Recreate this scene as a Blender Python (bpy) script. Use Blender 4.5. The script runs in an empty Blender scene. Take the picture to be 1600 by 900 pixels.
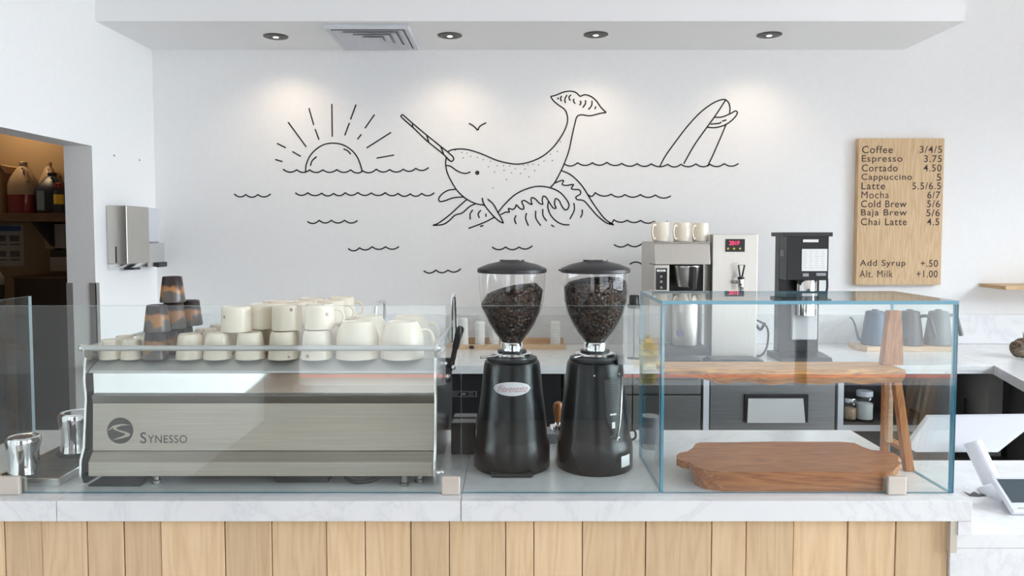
import bpy, bmesh, math, random
from mathutils import Vector, Matrix
random.seed(7)
PI = math.pi
SC = bpy.context.scene
COL = SC.collection

# ------------------------------------------------------------------ camera
F, PY0, TILT = 1200.0, 424.0, math.atan(59 / 1200.0)
CZ = 1.67
cs, sn = math.cos(TILT), math.sin(TILT)
cam = bpy.data.cameras.new('camera'); cam.sensor_width = 36; cam.lens = 36 * F / 1600
cam.shift_y = -(450 - PY0) / 1600; cam.clip_start = .02
camo = bpy.data.objects.new('camera', cam); COL.objects.link(camo)
camo.location = (0, 0, CZ); camo.rotation_euler = (PI / 2 - TILT, 0, 0)
SC.camera = camo


def V(px, py, Y):                      # the point of the photograph on the vertical plane at distance Y
    t = (PY0 - py) / F
    dz = Y * (t * cs - sn) / (cs + t * sn)
    return Vector(((px - 800) / F * (Y * cs - dz * sn), Y, CZ + dz))


def G(px, py, z):                      # ... on the horizontal plane at height z
    t = (PY0 - py) / F
    dz = z - CZ
    Y = dz * (cs + t * sn) / (t * cs - sn)
    return Vector(((px - 800) / F * (Y * cs - dz * sn), Y, z))


def Xp(px, Y, z=1.2): return (px - 800) / F * (Y * cs - (z - CZ) * sn)
def Zp(py, Y): return V(800, py, Y).z


# ------------------------------------------------------------------ world, sun, exposure
w = bpy.data.worlds.new('sky'); SC.world = w; w.use_nodes = True
bg = w.node_tree.nodes['Background']
bg.inputs[0].default_value = (.83, .92, 1.0, 1); bg.inputs[1].default_value = 9.0
sun = bpy.data.lights.new('sun', 'SUN'); sun.energy = 6.0; sun.angle = .01; sun.color = (1, .95, .86)
suno = bpy.data.objects.new('sun', sun); COL.objects.link(suno)
suno.rotation_euler = (math.radians(-14), math.radians(14), 0)      # high, from behind the building
SC.view_settings.view_transform = 'Standard'; SC.view_settings.look = 'None'
SC.view_settings.exposure = 0.74; SC.view_settings.gamma = 1.0; SC.view_settings.use_curve_mapping = False
cy = SC.cycles
cy.use_denoising = True; cy.max_bounces = 12; cy.diffuse_bounces = 6; cy.glossy_bounces = 6
cy.transparent_max_bounces = 40; cy.transmission_bounces = 8
cy.caustics_reflective = False; cy.caustics_refractive = False; cy.sample_clamp_indirect = 8


# daylight portals in the window openings (they only guide sampling of the sky)
def portal(loc, rot, sx, sy):
    l = bpy.data.lights.new('daylight_portal', 'AREA'); l.shape = 'RECTANGLE'; l.size = sx; l.size_y = sy
    l.cycles.is_portal = True
    o = bpy.data.objects.new('daylight_portal', l); COL.objects.link(o); o.location = loc; o.rotation_euler = rot


# ------------------------------------------------------------------ materials
def mat(name, col, rough=.5, metal=0., emit=None, es=0., spec=.5, coat=0.):
    m = bpy.data.materials.new(name); m.use_nodes = True
    b = m.node_tree.nodes['Principled BSDF']
    b.inputs['Base Color'].default_value = (*col, 1); b.inputs['Roughness'].default_value = rough
    b.inputs['Metallic'].default_value = metal; b.inputs['Specular IOR Level'].default_value = spec
    b.inputs['Coat Weight'].default_value = coat
    if emit: b.inputs['Emission Color'].default_value = (*emit, 1); b.inputs['Emission Strength'].default_value = es
    return m


def nd(m, t, **k):
    n = m.node_tree.nodes.new(t)
    for a, v in k.items():
        if a in n.inputs.keys(): n.inputs[a].default_value = v
        else: setattr(n, a, v)
    return n


def lk(m, a, b): m.node_tree.links.new(a, b)
def bsdf(m): return m.node_tree.nodes['Principled BSDF']


def ramp(m, stops):
    r = nd(m, 'ShaderNodeValToRGB'); e = r.color_ramp.elements
    while len(e) < len(stops): e.new(.5)
    for k, (p, c) in enumerate(stops): e[k].position = p; e[k].color = (*c, 1)
    return r


def noisy(name, stops, scale=(1, 1, 1), nscale=5., rough=.5, metal=0., bump=0., detail=6., dist=0., coat=0., rr=None, spec=.5):
    m = mat(name, stops[0][1], rough, metal, coat=coat, spec=spec)
    tc = nd(m, 'ShaderNodeTexCoord'); mp = nd(m, 'ShaderNodeMapping'); mp.inputs['Scale'].default_value = scale
    lk(m, tc.outputs['Object'], mp.inputs[0])
    n = nd(m, 'ShaderNodeTexNoise', Scale=nscale, Detail=detail, Distortion=dist); lk(m, mp.outputs[0], n.inputs['Vector'])
    r = ramp(m, stops); lk(m, n.outputs[0], r.inputs[0]); lk(m, r.outputs[0], bsdf(m).inputs['Base Color'])
    if rr:
        q = nd(m, 'ShaderNodeMapRange'); q.inputs['To Min'].default_value = rr[0]; q.inputs['To Max'].default_value = rr[1]
        lk(m, n.outputs[0], q.inputs[0]); lk(m, q.outputs[0], bsdf(m).inputs['Roughness'])
    if bump:
        b = nd(m, 'ShaderNodeBump', Strength=bump, Distance=.01); lk(m, n.outputs[0], b.inputs['Height'])
        lk(m, b.outputs[0], bsdf(m).inputs['Normal'])
    return m


def wood(name, light, mid, dark, axis='z', sc=1.0, rough=.45, island=False, contrast=1.0, rings=3.0):
    """grain stretched along one axis; every board (mesh island) takes its own shift and tone"""
    m = mat(name, mid, rough)
    tc = nd(m, 'ShaderNodeTexCoord'); mp = nd(m, 'ShaderNodeMapping')
    s = {'x': (.12, 1.6, 1.6), 'y': (1.6, .12, 1.6), 'z': (1.6, 1.6, .12)}[axis]
    mp.inputs['Scale'].default_value = tuple(a * sc for a in s)
    src = tc.outputs['Object']
    geo = nd(m, 'ShaderNodeNewGeometry')
    if island:
        mu = nd(m, 'ShaderNodeMath', operation='MULTIPLY'); mu.inputs[1].default_value = 37.
        lk(m, geo.outputs['Random Per Island'], mu.inputs[0])
        ad = nd(m, 'ShaderNodeVectorMath', operation='ADD'); lk(m, src, ad.inputs[0]); lk(m, mu.outputs[0], ad.inputs[1]); src = ad.outputs[0]
    lk(m, src, mp.inputs[0])
    n1 = nd(m, 'ShaderNodeTexNoise', Scale=2.2, Detail=3., Distortion=.4); lk(m, mp.outputs[0], n1.inputs['Vector'])
    m1 = nd(m, 'ShaderNodeMath', operation='MULTIPLY'); m1.inputs[1].default_value = rings * 9; lk(m, n1.outputs[0], m1.inputs[0])
    m2 = nd(m, 'ShaderNodeMath', operation='PINGPONG'); m2.inputs[1].default_value = 1.; lk(m, m1.outputs[0], m2.inputs[0])
    n2 = nd(m, 'ShaderNodeTexNoise', Scale=26., Detail=5., Roughness=.65); lk(m, mp.outputs[0], n2.inputs['Vector'])
    mx = nd(m, 'ShaderNodeMath', operation='MULTIPLY_ADD'); mx.inputs[1].default_value = .45; lk(m, m2.outputs[0], mx.inputs[0]); lk(m, n2.outputs[0], mx.inputs[2])
    sb = nd(m, 'ShaderNodeMath', operation='SUBTRACT'); sb.inputs[1].default_value = .22; lk(m, mx.outputs[0], sb.inputs[0])
    r = ramp(m, [(.5 - .36 / contrast, light), (.5, mid), (.5 + .4 / contrast, dark)]); lk(m, sb.outputs[0], r.inputs[0])
    out = r.outputs[0]
    if island:
        hs = nd(m, 'ShaderNodeHueSaturation'); q = nd(m, 'ShaderNodeMapRange')
        q.inputs['To Min'].default_value = .84; q.inputs['To Max'].default_value = 1.1
        lk(m, geo.outputs['Random Per Island'], q.inputs[0]); lk(m, q.outputs[0], hs.inputs['Value']); lk(m, out, hs.inputs['Color']); out = hs.outputs[0]
    lk(m, out, bsdf(m).inputs['Base Color'])
    b = nd(m, 'ShaderNodeBump', Strength=.15, Distance=.004); lk(m, n2.outputs[0], b.inputs['Height']); lk(m, b.outputs[0], bsdf(m).inputs['Normal'])
    return m


def glass(name, tint=(.965, .985, .98), f0=.034, rough=0.):
    """clear sheet: straight-through transmission and a Schlick reflection on both of its faces"""
    m = bpy.data.materials.new(name); m.use_nodes = True; t = m.node_tree; t.nodes.clear()
    out = nd(m, 'ShaderNodeOutputMaterial'); mix = nd(m, 'ShaderNodeMixShader')
    tr = nd(m, 'ShaderNodeBsdfTransparent'); tr.inputs[0].default_value = (*tint, 1)
    gl = nd(m, 'ShaderNodeBsdfGlossy'); gl.inputs['Roughness'].default_value = rough
    lw = nd(m, 'ShaderNodeLayerWeight'); p = nd(m, 'ShaderNodeMath', operation='POWER'); p.inputs[1].default_value = 5.
    ma = nd(m, 'ShaderNodeMath', operation='MULTIPLY_ADD'); ma.inputs[1].default_value = 1 - f0; ma.inputs[2].default_value = f0
    lk(m, lw.outputs['Facing'], p.inputs[0]); lk(m, p.outputs[0], ma.inputs[0]); lk(m, ma.outputs[0], mix.inputs[0])
    lk(m, tr.outputs[0], mix.inputs[1]); lk(m, gl.outputs[0], mix.inputs[2]); lk(m, mix.outputs[0], out.inputs[0])
    return m


M = {}
M['wall'] = noisy('white_wall_paint', [(.3, (.87, .87, .865)), (.7, (.89, .89, .885))], nscale=40, rough=.7, bump=.03)
M['ceil'] = mat('white_ceiling_paint', (.88, .88, .88), .8)
M['floor'] = noisy('brown_stained_floor', [(.3, (.13, .085, .06)), (.7, (.18, .12, .08))], nscale=3, rough=.45)
M['bounce_floor'] = noisy('pale_bounce_floor', [(.3, (.55, .55, .54)), (.7, (.64, .64, .63))], nscale=4, rough=.4)
M['facade'] = noisy('dark_render', [(.3, (.10, .095, .09)), (.7, (.14, .13, .12))], nscale=2, rough=.9)
M['pier'] = mat('backlit_storefront_dark', (.05, .043, .04), .6)  # backlit dimness of the storefront wall put into its colour
M['street'] = noisy('asphalt', [(.3, (.22, .22, .23)), (.7, (.29, .29, .29))], nscale=20, rough=.9)
M['walk'] = noisy('concrete_sidewalk', [(.3, (.12, .12, .115)), (.7, (.16, .155, .15))], nscale=8, rough=.9)  # shade over the sidewalk put in as a darker concrete colour
M['redcurb'] = mat('red_curb_paint', (.55, .12, .09), .7)
M['yellow'] = mat('yellow_enamel', (.80, .62, .10), .4)
M['alu'] = mat('grey_aluminium', (.33, .34, .36), .4, .8)


def marble(name):
    m = noisy(name, [(.25, (.76, .77, .78)), (.75, (.83, .835, .84))], nscale=2.2, rough=.22, detail=8, dist=.6)
    tc = nd(m, 'ShaderNodeTexCoord')
    n = nd(m, 'ShaderNodeTexNoise', Scale=3.1, Detail=9., Roughness=.62, Distortion=1.6); lk(m, tc.outputs['Object'], n.inputs['Vector'])
    s = nd(m, 'ShaderNodeMath', operation='SUBTRACT'); s.inputs[1].default_value = .5; lk(m, n.outputs[0], s.inputs[0])
    a = nd(m, 'ShaderNodeMath', operation='ABSOLUTE'); lk(m, s.outputs[0], a.inputs[0])
    r = ramp(m, [(0., (.90, .905, .915)), (.02, (.965, .967, .97)), (.07, (1, 1, 1))]); lk(m, a.outputs[0], r.inputs[0])
    src = bsdf(m).inputs['Base Color'].links[0].from_socket
    mx = nd(m, 'ShaderNodeMix', data_type='RGBA', blend_type='MULTIPLY'); mx.inputs[0].default_value = 1.
    lk(m, src, mx.inputs[6]); lk(m, r.outputs[0], mx.inputs[7]); lk(m, mx.outputs[2], bsdf(m).inputs['Base Color'])
    return m


M['marble'] = marble('white_veined_marble')
M['oak'] = wood('oak_cladding', (.80, .60, .375), (.74, .53, .32), (.62, .42, .235), 'z', 2.3, .5, True, .75)
M['menuoak'] = wood('menu_oak', (.72, .52, .31), (.64, .44, .25), (.54, .35, .18), 'z', 3.5, .5)
M['shelfoak'] = wood('shelf_oak', (.66, .46, .26), (.55, .36, .19), (.42, .26, .13), 'x', 3., .5)
M['slab'] = wood('live_edge_slab', (.50, .195, .055), (.39, .130, .032), (.22, .068, .017), 'x', 5., .42, False, 1.1)
M['slabedge'] = wood('live_edge_bark', (.62, .40, .17), (.48, .28, .10), (.25, .13, .045), 'z', 8., .6, False, 1.2)
M['plank'] = wood('honey_plank', (.72, .37, .11), (.58, .265, .065), (.32, .125, .03), 'x', 5., .42, False, 1.2)
M['leg'] = wood('walnut_leg', (.54, .24, .085), (.44, .175, .055), (.32, .12, .04), 'z', 4., .45)
M['board'] = wood('pale_board', (.72, .53, .36), (.64, .45, .29), (.55, .36, .22), 'x', 4., .5)
M['pane'] = glass('clear_glass')
M['edge'] = mat('glass_cut_edge', (.12, .36, .49), .12, 0, spec=.6)
M['edgelight'] = mat('glass_polished_edge', (.52, .68, .73), .12, 0, spec=.6)
M['hopper'] = glass('clear_hopper_plastic', (.95, .95, .945), .055)
M['clearglass'] = glass('bottle_glass', (.90, .93, .92), .06)
M['steel'] = noisy('brushed_steel', [(.3, (.34, .305, .262)), (.7, (.41, .37, .32))], (.6, 50, 50), 6., .3, 1., rr=(.30, .40))
M['tray'] = mat('bead_blasted_steel', (.60, .61, .60), .55, .75)
M['clip'] = mat('beige_satin_metal', (.60, .54, .475), .5, .35)
M['steelv'] = noisy('brushed_steel_upright', [(.3, (.60, .575, .53)), (.7, (.66, .635, .59))], (60, 60, 1), 6., .34, 1., rr=(.28, .42))
M['satin'] = mat('satin_steel', (.74, .74, .73), .22, 1.)
M['mirror'] = mat('mirror_steel', (.80, .80, .80), .035, 1.)
M['chrome'] = mat('chrome', (.84, .84, .85), .08, 1.)
M['darksteel'] = mat('dark_steel_trim', (.30, .29, .27), .3, 1.)  # darker steel for trim, legs and fittings
M['black'] = mat('black_powder_coat', (.012, .0125, .014), .27, spec=.4)
M['blackp'] = mat('black_plastic', (.02, .02, .022), .4)
M['blackg'] = mat('black_gloss', (.012, .012, .014), .12)
M['rubber'] = mat('black_rubber', (.025, .025, .026), .7)
M['grey'] = mat('grey_plastic', (.32, .33, .35), .45)
M['ltgrey'] = mat('light_grey_panel', (.60, .60, .60), .5)
M['white'] = mat('white_plastic', (.62, .635, .68), .4)
M['paper'] = mat('white_paper', (.84, .84, .83), .7)
M['ink'] = mat('black_mural_paint', (.012, .012, .014), .7)
M['letter'] = mat('dark_brown_lettering', (.045, .025, .018), .6)
M['logo'] = mat('engraved_dark_grey', (.055, .05, .047), .5)
M['red'] = mat('red_lettering', (.52, .17, .15), .5)
M['silver'] = mat('silver_badge', (.80, .80, .84), .35, 0.)
M['led'] = mat('red_led', (.2, 0, 0), .5, emit=(1., .03, .10), es=2.2)
M['screen'] = mat('dark_glass_screen', (.05, .07, .085), .15)
M['grillesteel'] = mat('dark_grille_steel', (.11, .105, .10), .5, .4)
M['dimgrey'] = mat('dim_grey_print', (.11, .11, .115), .5)
M['strip'] = mat('beige_edge_strip', (.58, .53, .45), .5)
M['steelcool'] = noisy('cool_brushed_steel', [(.3, (.36, .37, .38)), (.7, (.44, .45, .46))], (1, 40, 40), 6., .34, 1.)
M['ringblack'] = mat('bronze_black_trim', (.05, .047, .045), .4)
M['slot'] = mat('dull_grille', (.055, .055, .058), .6)
M['beans'] = None
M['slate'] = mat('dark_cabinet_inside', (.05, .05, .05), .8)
M['panelgrey'] = mat('grey_cabinet_panel', (.40, .40, .38), .6)
M['cream'] = None
M['lampglow'] = mat('lamp_lens', (.9, .85, .75), .4, emit=(1., .86, .66), es=3.0)
M['tan'] = mat('storeroom_paint', (.30, .215, .13), .8)
M['cardboard'] = mat('cardboard', (.30, .19, .10), .8)
M['navy'] = mat('navy_plastic', (.02, .03, .055), .4)
M['bluegrey'] = mat('matte_slate_enamel', (.075, .085, .10), .5)
M['bluek'] = mat('slate_enamel_blue_reflection', (.09, .125, .185), .5)  # slate enamel with the blue of a reflection put into the colour
M['redliquid'] = mat('red_liquid', (.22, .02, .025), .2)
M['milky'] = mat('milky_plastic', (.36, .27, .19), .35)
M['ylabel'] = mat('yellow_label', (.75, .55, .05), .5)
M['bark'] = noisy('driftwood', [(.3, (.05, .035, .025)), (.5, (.16, .115, .08)), (.7, (.30, .24, .18))], (1, 6, 6), 8, .85, bump=.6)
M['moss'] = noisy('dry_green_moss', [(.3, (.16, .17, .09)), (.7, (.36, .36, .22))], nscale=60, rough=.9)
M['guard'] = mat('grey_corner_guard', (.27, .26, .25), .35)
M['lavender'] = mat('pale_blue_grey_glaze', (.36, .38, .44), .35)
M['handlewood'] = wood('tamper_wood', (.55, .22, .08), (.45, .16, .05), (.30, .09, .03), 'z', 10., .3)

m = mat('roasted_beans', (.06, .03, .02), .33); M['beans'] = m
tc = nd(m, 'ShaderNodeTexCoord'); vo = nd(m, 'ShaderNodeTexVoronoi', Scale=95.); lk(m, tc.outputs['Object'], vo.inputs['Vector'])
r_ = ramp(m, [(0., (.022, .008, .005)), (.5, (.065, .025, .013)), (1., (.14, .06, .032))]); lk(m, vo.outputs['Color'], r_.inputs[0])
r2 = ramp(m, [(.25, (1, 1, 1)), (.62, (.12, .10, .09))]); lk(m, vo.outputs['Distance'], r2.inputs[0])
mx_ = nd(m, 'ShaderNodeMix', data_type='RGBA', blend_type='MULTIPLY'); mx_.inputs[0].default_value = 1.
lk(m, r_.outputs[0], mx_.inputs[6]); lk(m, r2.outputs[0], mx_.inputs[7]); lk(m, mx_.outputs[2], bsdf(m).inputs['Base Color'])
bp = nd(m, 'ShaderNodeBump', Strength=1., Distance=.008); bp.invert = True; lk(m, vo.outputs['Distance'], bp.inputs['Height']); lk(m, bp.outputs[0], bsdf(m).inputs['Normal'])


def speckled(name, base, spot, dens=.2):
    m = mat(name, base, .3)
    tc = nd(m, 'ShaderNodeTexCoord'); v = nd(m, 'ShaderNodeTexVoronoi', Scale=38.); oi = nd(m, 'ShaderNodeObjectInfo')
    ad = nd(m, 'ShaderNodeVectorMath', operation='ADD'); lk(m, tc.outputs['Object'], ad.inputs[0]); lk(m, oi.outputs['Location'], ad.inputs[1])
    n = nd(m, 'ShaderNodeTexNoise', Scale=14., Detail=2.); lk(m, ad.outputs[0], n.inputs['Vector']); lk(m, ad.outputs[0], v.inputs['Vector'])
    a = ramp(m, [(dens - .03, (1, 1, 1)), (dens + .05, (0, 0, 0))]); lk(m, v.outputs['Distance'], a.inputs[0])
    b = ramp(m, [(.54, (0, 0, 0)), (.60, (1, 1, 1))]); lk(m, n.outputs[0], b.inputs[0])
    mu = nd(m, 'ShaderNodeMath', operation='MULTIPLY'); lk(m, a.outputs[0], mu.inputs[0]); lk(m, b.outputs[0], mu.inputs[1])
    mx = nd(m, 'ShaderNodeMix', data_type='RGBA'); mx.inputs[6].default_value = (*base, 1); mx.inputs[7].default_value = (*spot, 1)
    lk(m, mu.outputs[0], mx.inputs[0]); lk(m, mx.outputs[2], bsdf(m).inputs['Base Color'])
    return m


M['cream'] = speckled('cream_stoneware', (.90, .82, .68), (.45, .28, .28))
M['plaincream'] = mat('plain_cream_stoneware', (.91, .83, .69), .3)
m = mat('drip_glaze', (.1, .08, .07), .3); M['drip'] = m
tc = nd(m, 'ShaderNodeTexCoord'); sp = nd(m, 'ShaderNodeSeparateXYZ'); lk(m, tc.outputs['Object'], sp.inputs[0])
n_ = nd(m, 'ShaderNodeTexNoise', Scale=32., Detail=3.); lk(m, tc.outputs['Object'], n_.inputs['Vector'])
ma_ = nd(m, 'ShaderNodeMath', operation='MULTIPLY_ADD'); ma_.inputs[1].default_value = .075; lk(m, n_.outputs[0], ma_.inputs[0]); lk(m, sp.outputs['Z'], ma_.inputs[2])
r_ = ramp(m, [(.04, (.10, .085, .08)), (.062, (.12, .10, .09)), (.070, (.42, .20, .07)), (.083, (.36, .16, .06)), (.092, (.022, .013, .012))])
lk(m, ma_.outputs[0], r_.inputs[0]); lk(m, r_.outputs[0], bsdf(m).inputs['Base Color'])


# ------------------------------------------------------------------ mesh helpers
def catmull(pts, n=6):
    if len(pts) < 3: return [Vector(p) for p in pts]
    P = [Vector(p) for p in pts]; P = [2 * P[0] - P[1]] + P + [2 * P[-1] - P[-2]]; out = []
    for i in range(1, len(P) - 2):
        for k in range(n):
            t = k / n; a, b, c, d = P[i - 1:i + 3]
            out.append(.5 * (2 * b + (c - a) * t + (2 * a - 5 * b + 4 * c - d) * t * t + (3 * b - a - 3 * c + d) * t ** 3))
    return out + [P[-2]]


class MB:
    def __init__(s): s.bm = bmesh.new(); s.bev = False

    def _take(s, t, m, bev=0, seg=2, ang=.5):
        bmesh.ops.recalc_face_normals(t, faces=t.faces)
        if bev:
            s.bev = True
            ed = [e for e in t.edges if len(e.link_faces) == 2 and e.calc_face_angle(0) > ang]
            bmesh.ops.bevel(t, geom=ed, offset=bev, segments=seg, affect='EDGES', profile=.5, clamp_overlap=True)
        for f in t.faces: f.material_index = m
        me = bpy.data.meshes.new('t'); t.to_mesh(me); t.free(); s.bm.from_mesh(me); bpy.data.meshes.remove(me)

    def mesh(s, verts, faces, m=0, bev=0, seg=2):
        t = bmesh.new(); vs = [t.verts.new(v) for v in verts]
        for f in faces: t.faces.new([vs[i] for i in f])
        s._take(t, m, bev, seg)

    def box(s, x0, x1, y0, y1, z0, z1, m=0, bev=0, seg=2, rot=None):
        x0, x1 = sorted((x0, x1)); y0, y1 = sorted((y0, y1)); z0, z1 = sorted((z0, z1))
        v = [Vector(p) for p in ((x0, y0, z0), (x1, y0, z0), (x1, y1, z0), (x0, y1, z0), (x0, y0, z1), (x1, y0, z1), (x1, y1, z1), (x0, y1, z1))]
        if rot is not None:
            c = sum(v, Vector()) / 8; v = [c + rot @ (p - c) for p in v]
        s.mesh(v, [(0, 3, 2, 1), (4, 5, 6, 7), (0, 1, 5, 4), (1, 2, 6, 5), (2, 3, 7, 6), (3, 0, 4, 7)], m, bev, seg)

    def prism(s, pts, axis, a0, a1, m=0, bev=0, seg=2):
        f = {'x': lambda p, a: (a, p[0], p[1]), 'y': lambda p, a: (p[0], a, p[1]), 'z': lambda p, a: (p[0], p[1], a)}[axis]
        n = len(pts)
        s.mesh([f(p, a0) for p in pts] + [f(p, a1) for p in pts],
               [tuple(range(n)), tuple(range(2 * n - 1, n - 1, -1))] + [(i, (i + 1) % n, n + (i + 1) % n, n + i) for i in range(n)], m, bev, seg)

    def lathe(s, prof, c=(0, 0, 0), n=32, m=0, sx=1., sy=1., sq=2., caps=True, axis='z', arc=None):
        t = bmesh.new(); rings = []
        for (r, z) in prof:
            ring = []
            for i in range(n):
                a = 2 * PI * i / n; ca, sa = math.cos(a), math.sin(a)
                k = (abs(ca) ** sq + abs(sa) ** sq) ** (-1 / sq) if sq != 2. else 1.
                p = (r * k * ca * sx, r * k * sa * sy, z)
                if axis == 'y': p = (p[0], z, p[1])
                if axis == 'x': p = (z, p[0], p[1])
                ring.append(t.verts.new((p[0] + c[0], p[1] + c[1], p[2] + c[2])))
            rings.append(ring)
        for a, b in zip(rings, rings[1:]):
            for i in range(n): t.faces.new((a[i], a[(i + 1) % n], b[(i + 1) % n], b[i]))
        if caps:
            t.faces.new(rings[0][::-1]); t.faces.new(rings[-1])
        s._take(t, m)

    def tube(s, path, r, n=10, m=0, smooth=0, closed=False):
        P = catmull(path, smooth) if smooth else [Vector(p) for p in path]
        N = len(P); R = [r] * N if not isinstance(r, (list, tuple)) else [r[0] + (r[-1] - r[0]) * i / (N - 1) if len(r) == 2 else r[min(i * len(r) // N, len(r) - 1)] for i in range(N)]
        t = bmesh.new(); rings = []; up = None
        for i, p in enumerate(P):
            a = P[(i - 1) % N] if (closed or i) else P[i]; b = P[(i + 1) % N] if (closed or i < N - 1) else P[i]
            d = (b - a).normalized()
            if up is None: up = d.orthogonal().normalized()
            up = (up - d * up.dot(d)).normalized(); q = d.cross(up)
            rings.append([t.verts.new(p + R[i] * (math.cos(2 * PI * k / n) * up + math.sin(2 * PI * k / n) * q)) for k in range(n)])
        pairs = list(zip(rings, rings[1:])) + ([(rings[-1], rings[0])] if closed else [])
        for a, b in pairs:
            for k in range(n): t.faces.new((a[k], a[(k + 1) % n], b[(k + 1) % n], b[k]))
        if not closed: t.faces.new(rings[0][::-1]); t.faces.new(rings[-1])
        s._take(t, m)

    def ball(s, c, r, m=0, sc=(1, 1, 1), n=16):
        t = bmesh.new(); bmesh.ops.create_uvsphere(t, u_segments=n, v_segments=n // 2 + 2, radius=r)
        for v in t.verts: v.co = Vector((v.co.x * sc[0] + c[0], v.co.y * sc[1] + c[1], v.co.z * sc[2] + c[2]))
        s._take(t, m)

    def ribbon(s, pts, fn, width, m=0):
        """flat brush stroke; pts in a plane, fn maps them to the wall"""
        P = [Vector((p[0], p[1])) for p in pts]; L = []; Rr = []; N = len(P)
        for i in range(N):
            d = (P[min(i + 1, N - 1)] - P[max(i - 1, 0)])
            if d.length < 1e-6: d = Vector((1, 0))
            d.normalize(); q = Vector((-d.y, d.x)) * width / 2
            if i == 0: P0 = P[0] - d * width * .3
            L.append(P[i] + q); Rr.append(P[i] - q)
        vs = [s.bm.verts.new(fn(p)) for p in L] + [s.bm.verts.new(fn(p)) for p in Rr]
        for i in range(N - 1):
            f = s.bm.faces.new((vs[i], vs[N + i], vs[N + i + 1], vs[i + 1])); f.material_index = m

    def text(s, body, fn, x0, x1, z0, z1, m=0, space=1., shear=0., bold=.007):
        """lettering fitted to the box x0..x1, z0..z1 of a plane that fn maps into the scene"""
        cu = bpy.data.curves.new('t', 'FONT'); cu.body = body; cu.space_character = space; cu.shear = shear; cu.offset = 0 if 'M' in body else bold
        o = bpy.data.objects.new('t', cu); me = bpy.data.meshes.new_from_object(o)
        xs = [v.co.x for v in me.vertices]; ys = [v.co.y for v in me.vertices]
        a, b, c, d = min(xs), max(xs), min(ys), max(ys)
        for v in me.vertices:
            v.co = fn((x0 + (v.co.x - a) / (b - a) * (x1 - x0), z0 + (v.co.y - c) / (d - c) * (z1 - z0)))
        for p in me.polygons: p.material_index = m
        s.bm.from_mesh(me); bpy.data.objects.remove(o); bpy.data.curves.remove(cu); bpy.data.meshes.remove(me)

    def build(s, name, mats, parent=None, smooth=38, origin=None):
        me = bpy.data.meshes.new(name)
        if parent is None:
            if origin is None:
                lo = [min(v.co[i] for v in s.bm.verts) for i in range(3)]; hi = [max(v.co[i] for v in s.bm.verts) for i in range(3)]
                origin = Vector(((lo[0] + hi[0]) / 2, (lo[1] + hi[1]) / 2, lo[2]))
            org = Vector(origin)
        else:
            org = Vector(); p = parent
            while p: org += p.location; p = p.parent
        for v in s.bm.verts: v.co -= org
        s.bm.to_mesh(me); s.bm.free()
        for x in (mats if isinstance(mats, (list, tuple)) else [mats]): me.materials.append(x)
        for p in me.polygons: p.use_smooth = True
        me.set_sharp_from_angle(angle=math.radians(smooth))
        o = bpy.data.objects.new(name, me); COL.objects.link(o)
        if s.bev:
            wn = o.modifiers.new('weighted_normal', 'WEIGHTED_NORMAL'); wn.keep_sharp = True; wn.weight = 100
        if parent is None: o.location = org
        else: o.parent = parent
        return o


def tag(o, label, cat, group=None):
    o['label'] = label; o['category'] = cat
    if group: o['group'] = group
    return o


def thing(name, label, cat, loc=(0, 0, 0), group=None):
    o = bpy.data.objects.new(name, None); COL.objects.link(o); o.location = loc; o.empty_display_size = .05
    return tag(o, label, cat, group)


def struct(o): o['kind'] = 'structure'; return o


def dup(root, loc, label, rot=0., scale=1., group=None):
    r = root.copy(); COL.objects.link(r); r.location = loc; r.rotation_euler = (0, 0, rot); r.scale = (scale,) * 3
    r['label'] = label
    if group: r['group'] = group
    for ch in list(root.children):
        c = ch.copy(); COL.objects.link(c); c.parent = r
        for g in list(ch.children):
            d = g.copy(); COL.objects.link(d); d.parent = c
    return r


def B(name, mats, parent, *boxes, bev=0, **k):        # a part made of boxes
    b = MB()
    for x in boxes: b.box(*x, bev=bev)
    return b.build(name, mats, parent, **k)


# ------------------------------------------------------------------ main distances
CT = .95                                              # front counter top
YF = G(800, 783, CT).y                                # its front edge
YG = G(800, 771, CT).y                                # the glass screen
YK = G(800, 672, CT).y                                # its back edge
BT = .98                                              # back counter top
YB = G(800, 537, BT).y                                # back wall
YE = G(800, 571, BT).y                                # back counter front edge
XL = V(238, 100, YB).x                                # left wall
SZ = V(800, 78, YB).z                                 # soffit underside
YS = G(800, 33, SZ).y                                 # soffit front
XS = V(1412, 77, YB).x                                # soffit right end
CH = 3.6                                              # high ceiling
print('YF %.3f YG %.3f YK %.3f YE %.3f YB %.3f XL %.3f SZ %.3f YS %.3f XS %.3f' % (YF, YG, YK, YE, YB, XL, SZ, YS, XS))
XR, YW = 4.6, -2.6                                    # right wall, storefront

# ------------------------------------------------------------------ the setting
b = MB(); b.box(-4.4, XR, YW, YF + .3, -.1, 0); struct(b.build('floor', M['floor']))
b = MB(); b.box(-4.4, XR, YF + .3, YB + .9, -.1, 0); struct(b.build('floor', M['bounce_floor']))  # pale floor behind the counter, added to bounce light up to the soffit
b = MB(); b.box(XL - .15, XR, YW, YB, CH, CH + .12); struct(b.build('ceiling', M['ceil']))
b = MB(); b.box(XL, XS, YS, YB, SZ, CH); struct(b.build('trim_1', M['ceil']))
b = MB(); b.box(XL, XR, YB, YB + .12, 0, CH); struct(b.build('wall_back', M['wall']))
DY1 = XL / ((148 - 800) / F) ; DZ = Zp(228, DY1); DY0 = 2.0
b = MB()
b.box(XL - .15, XL, YW, DY0, 0, CH); b.box(XL - .15, XL, DY1, YB + .12, 0, CH); b.box(XL - .15, XL, DY0, DY1, DZ, CH)
struct(b.build('wall_left', M['wall']))
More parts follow.
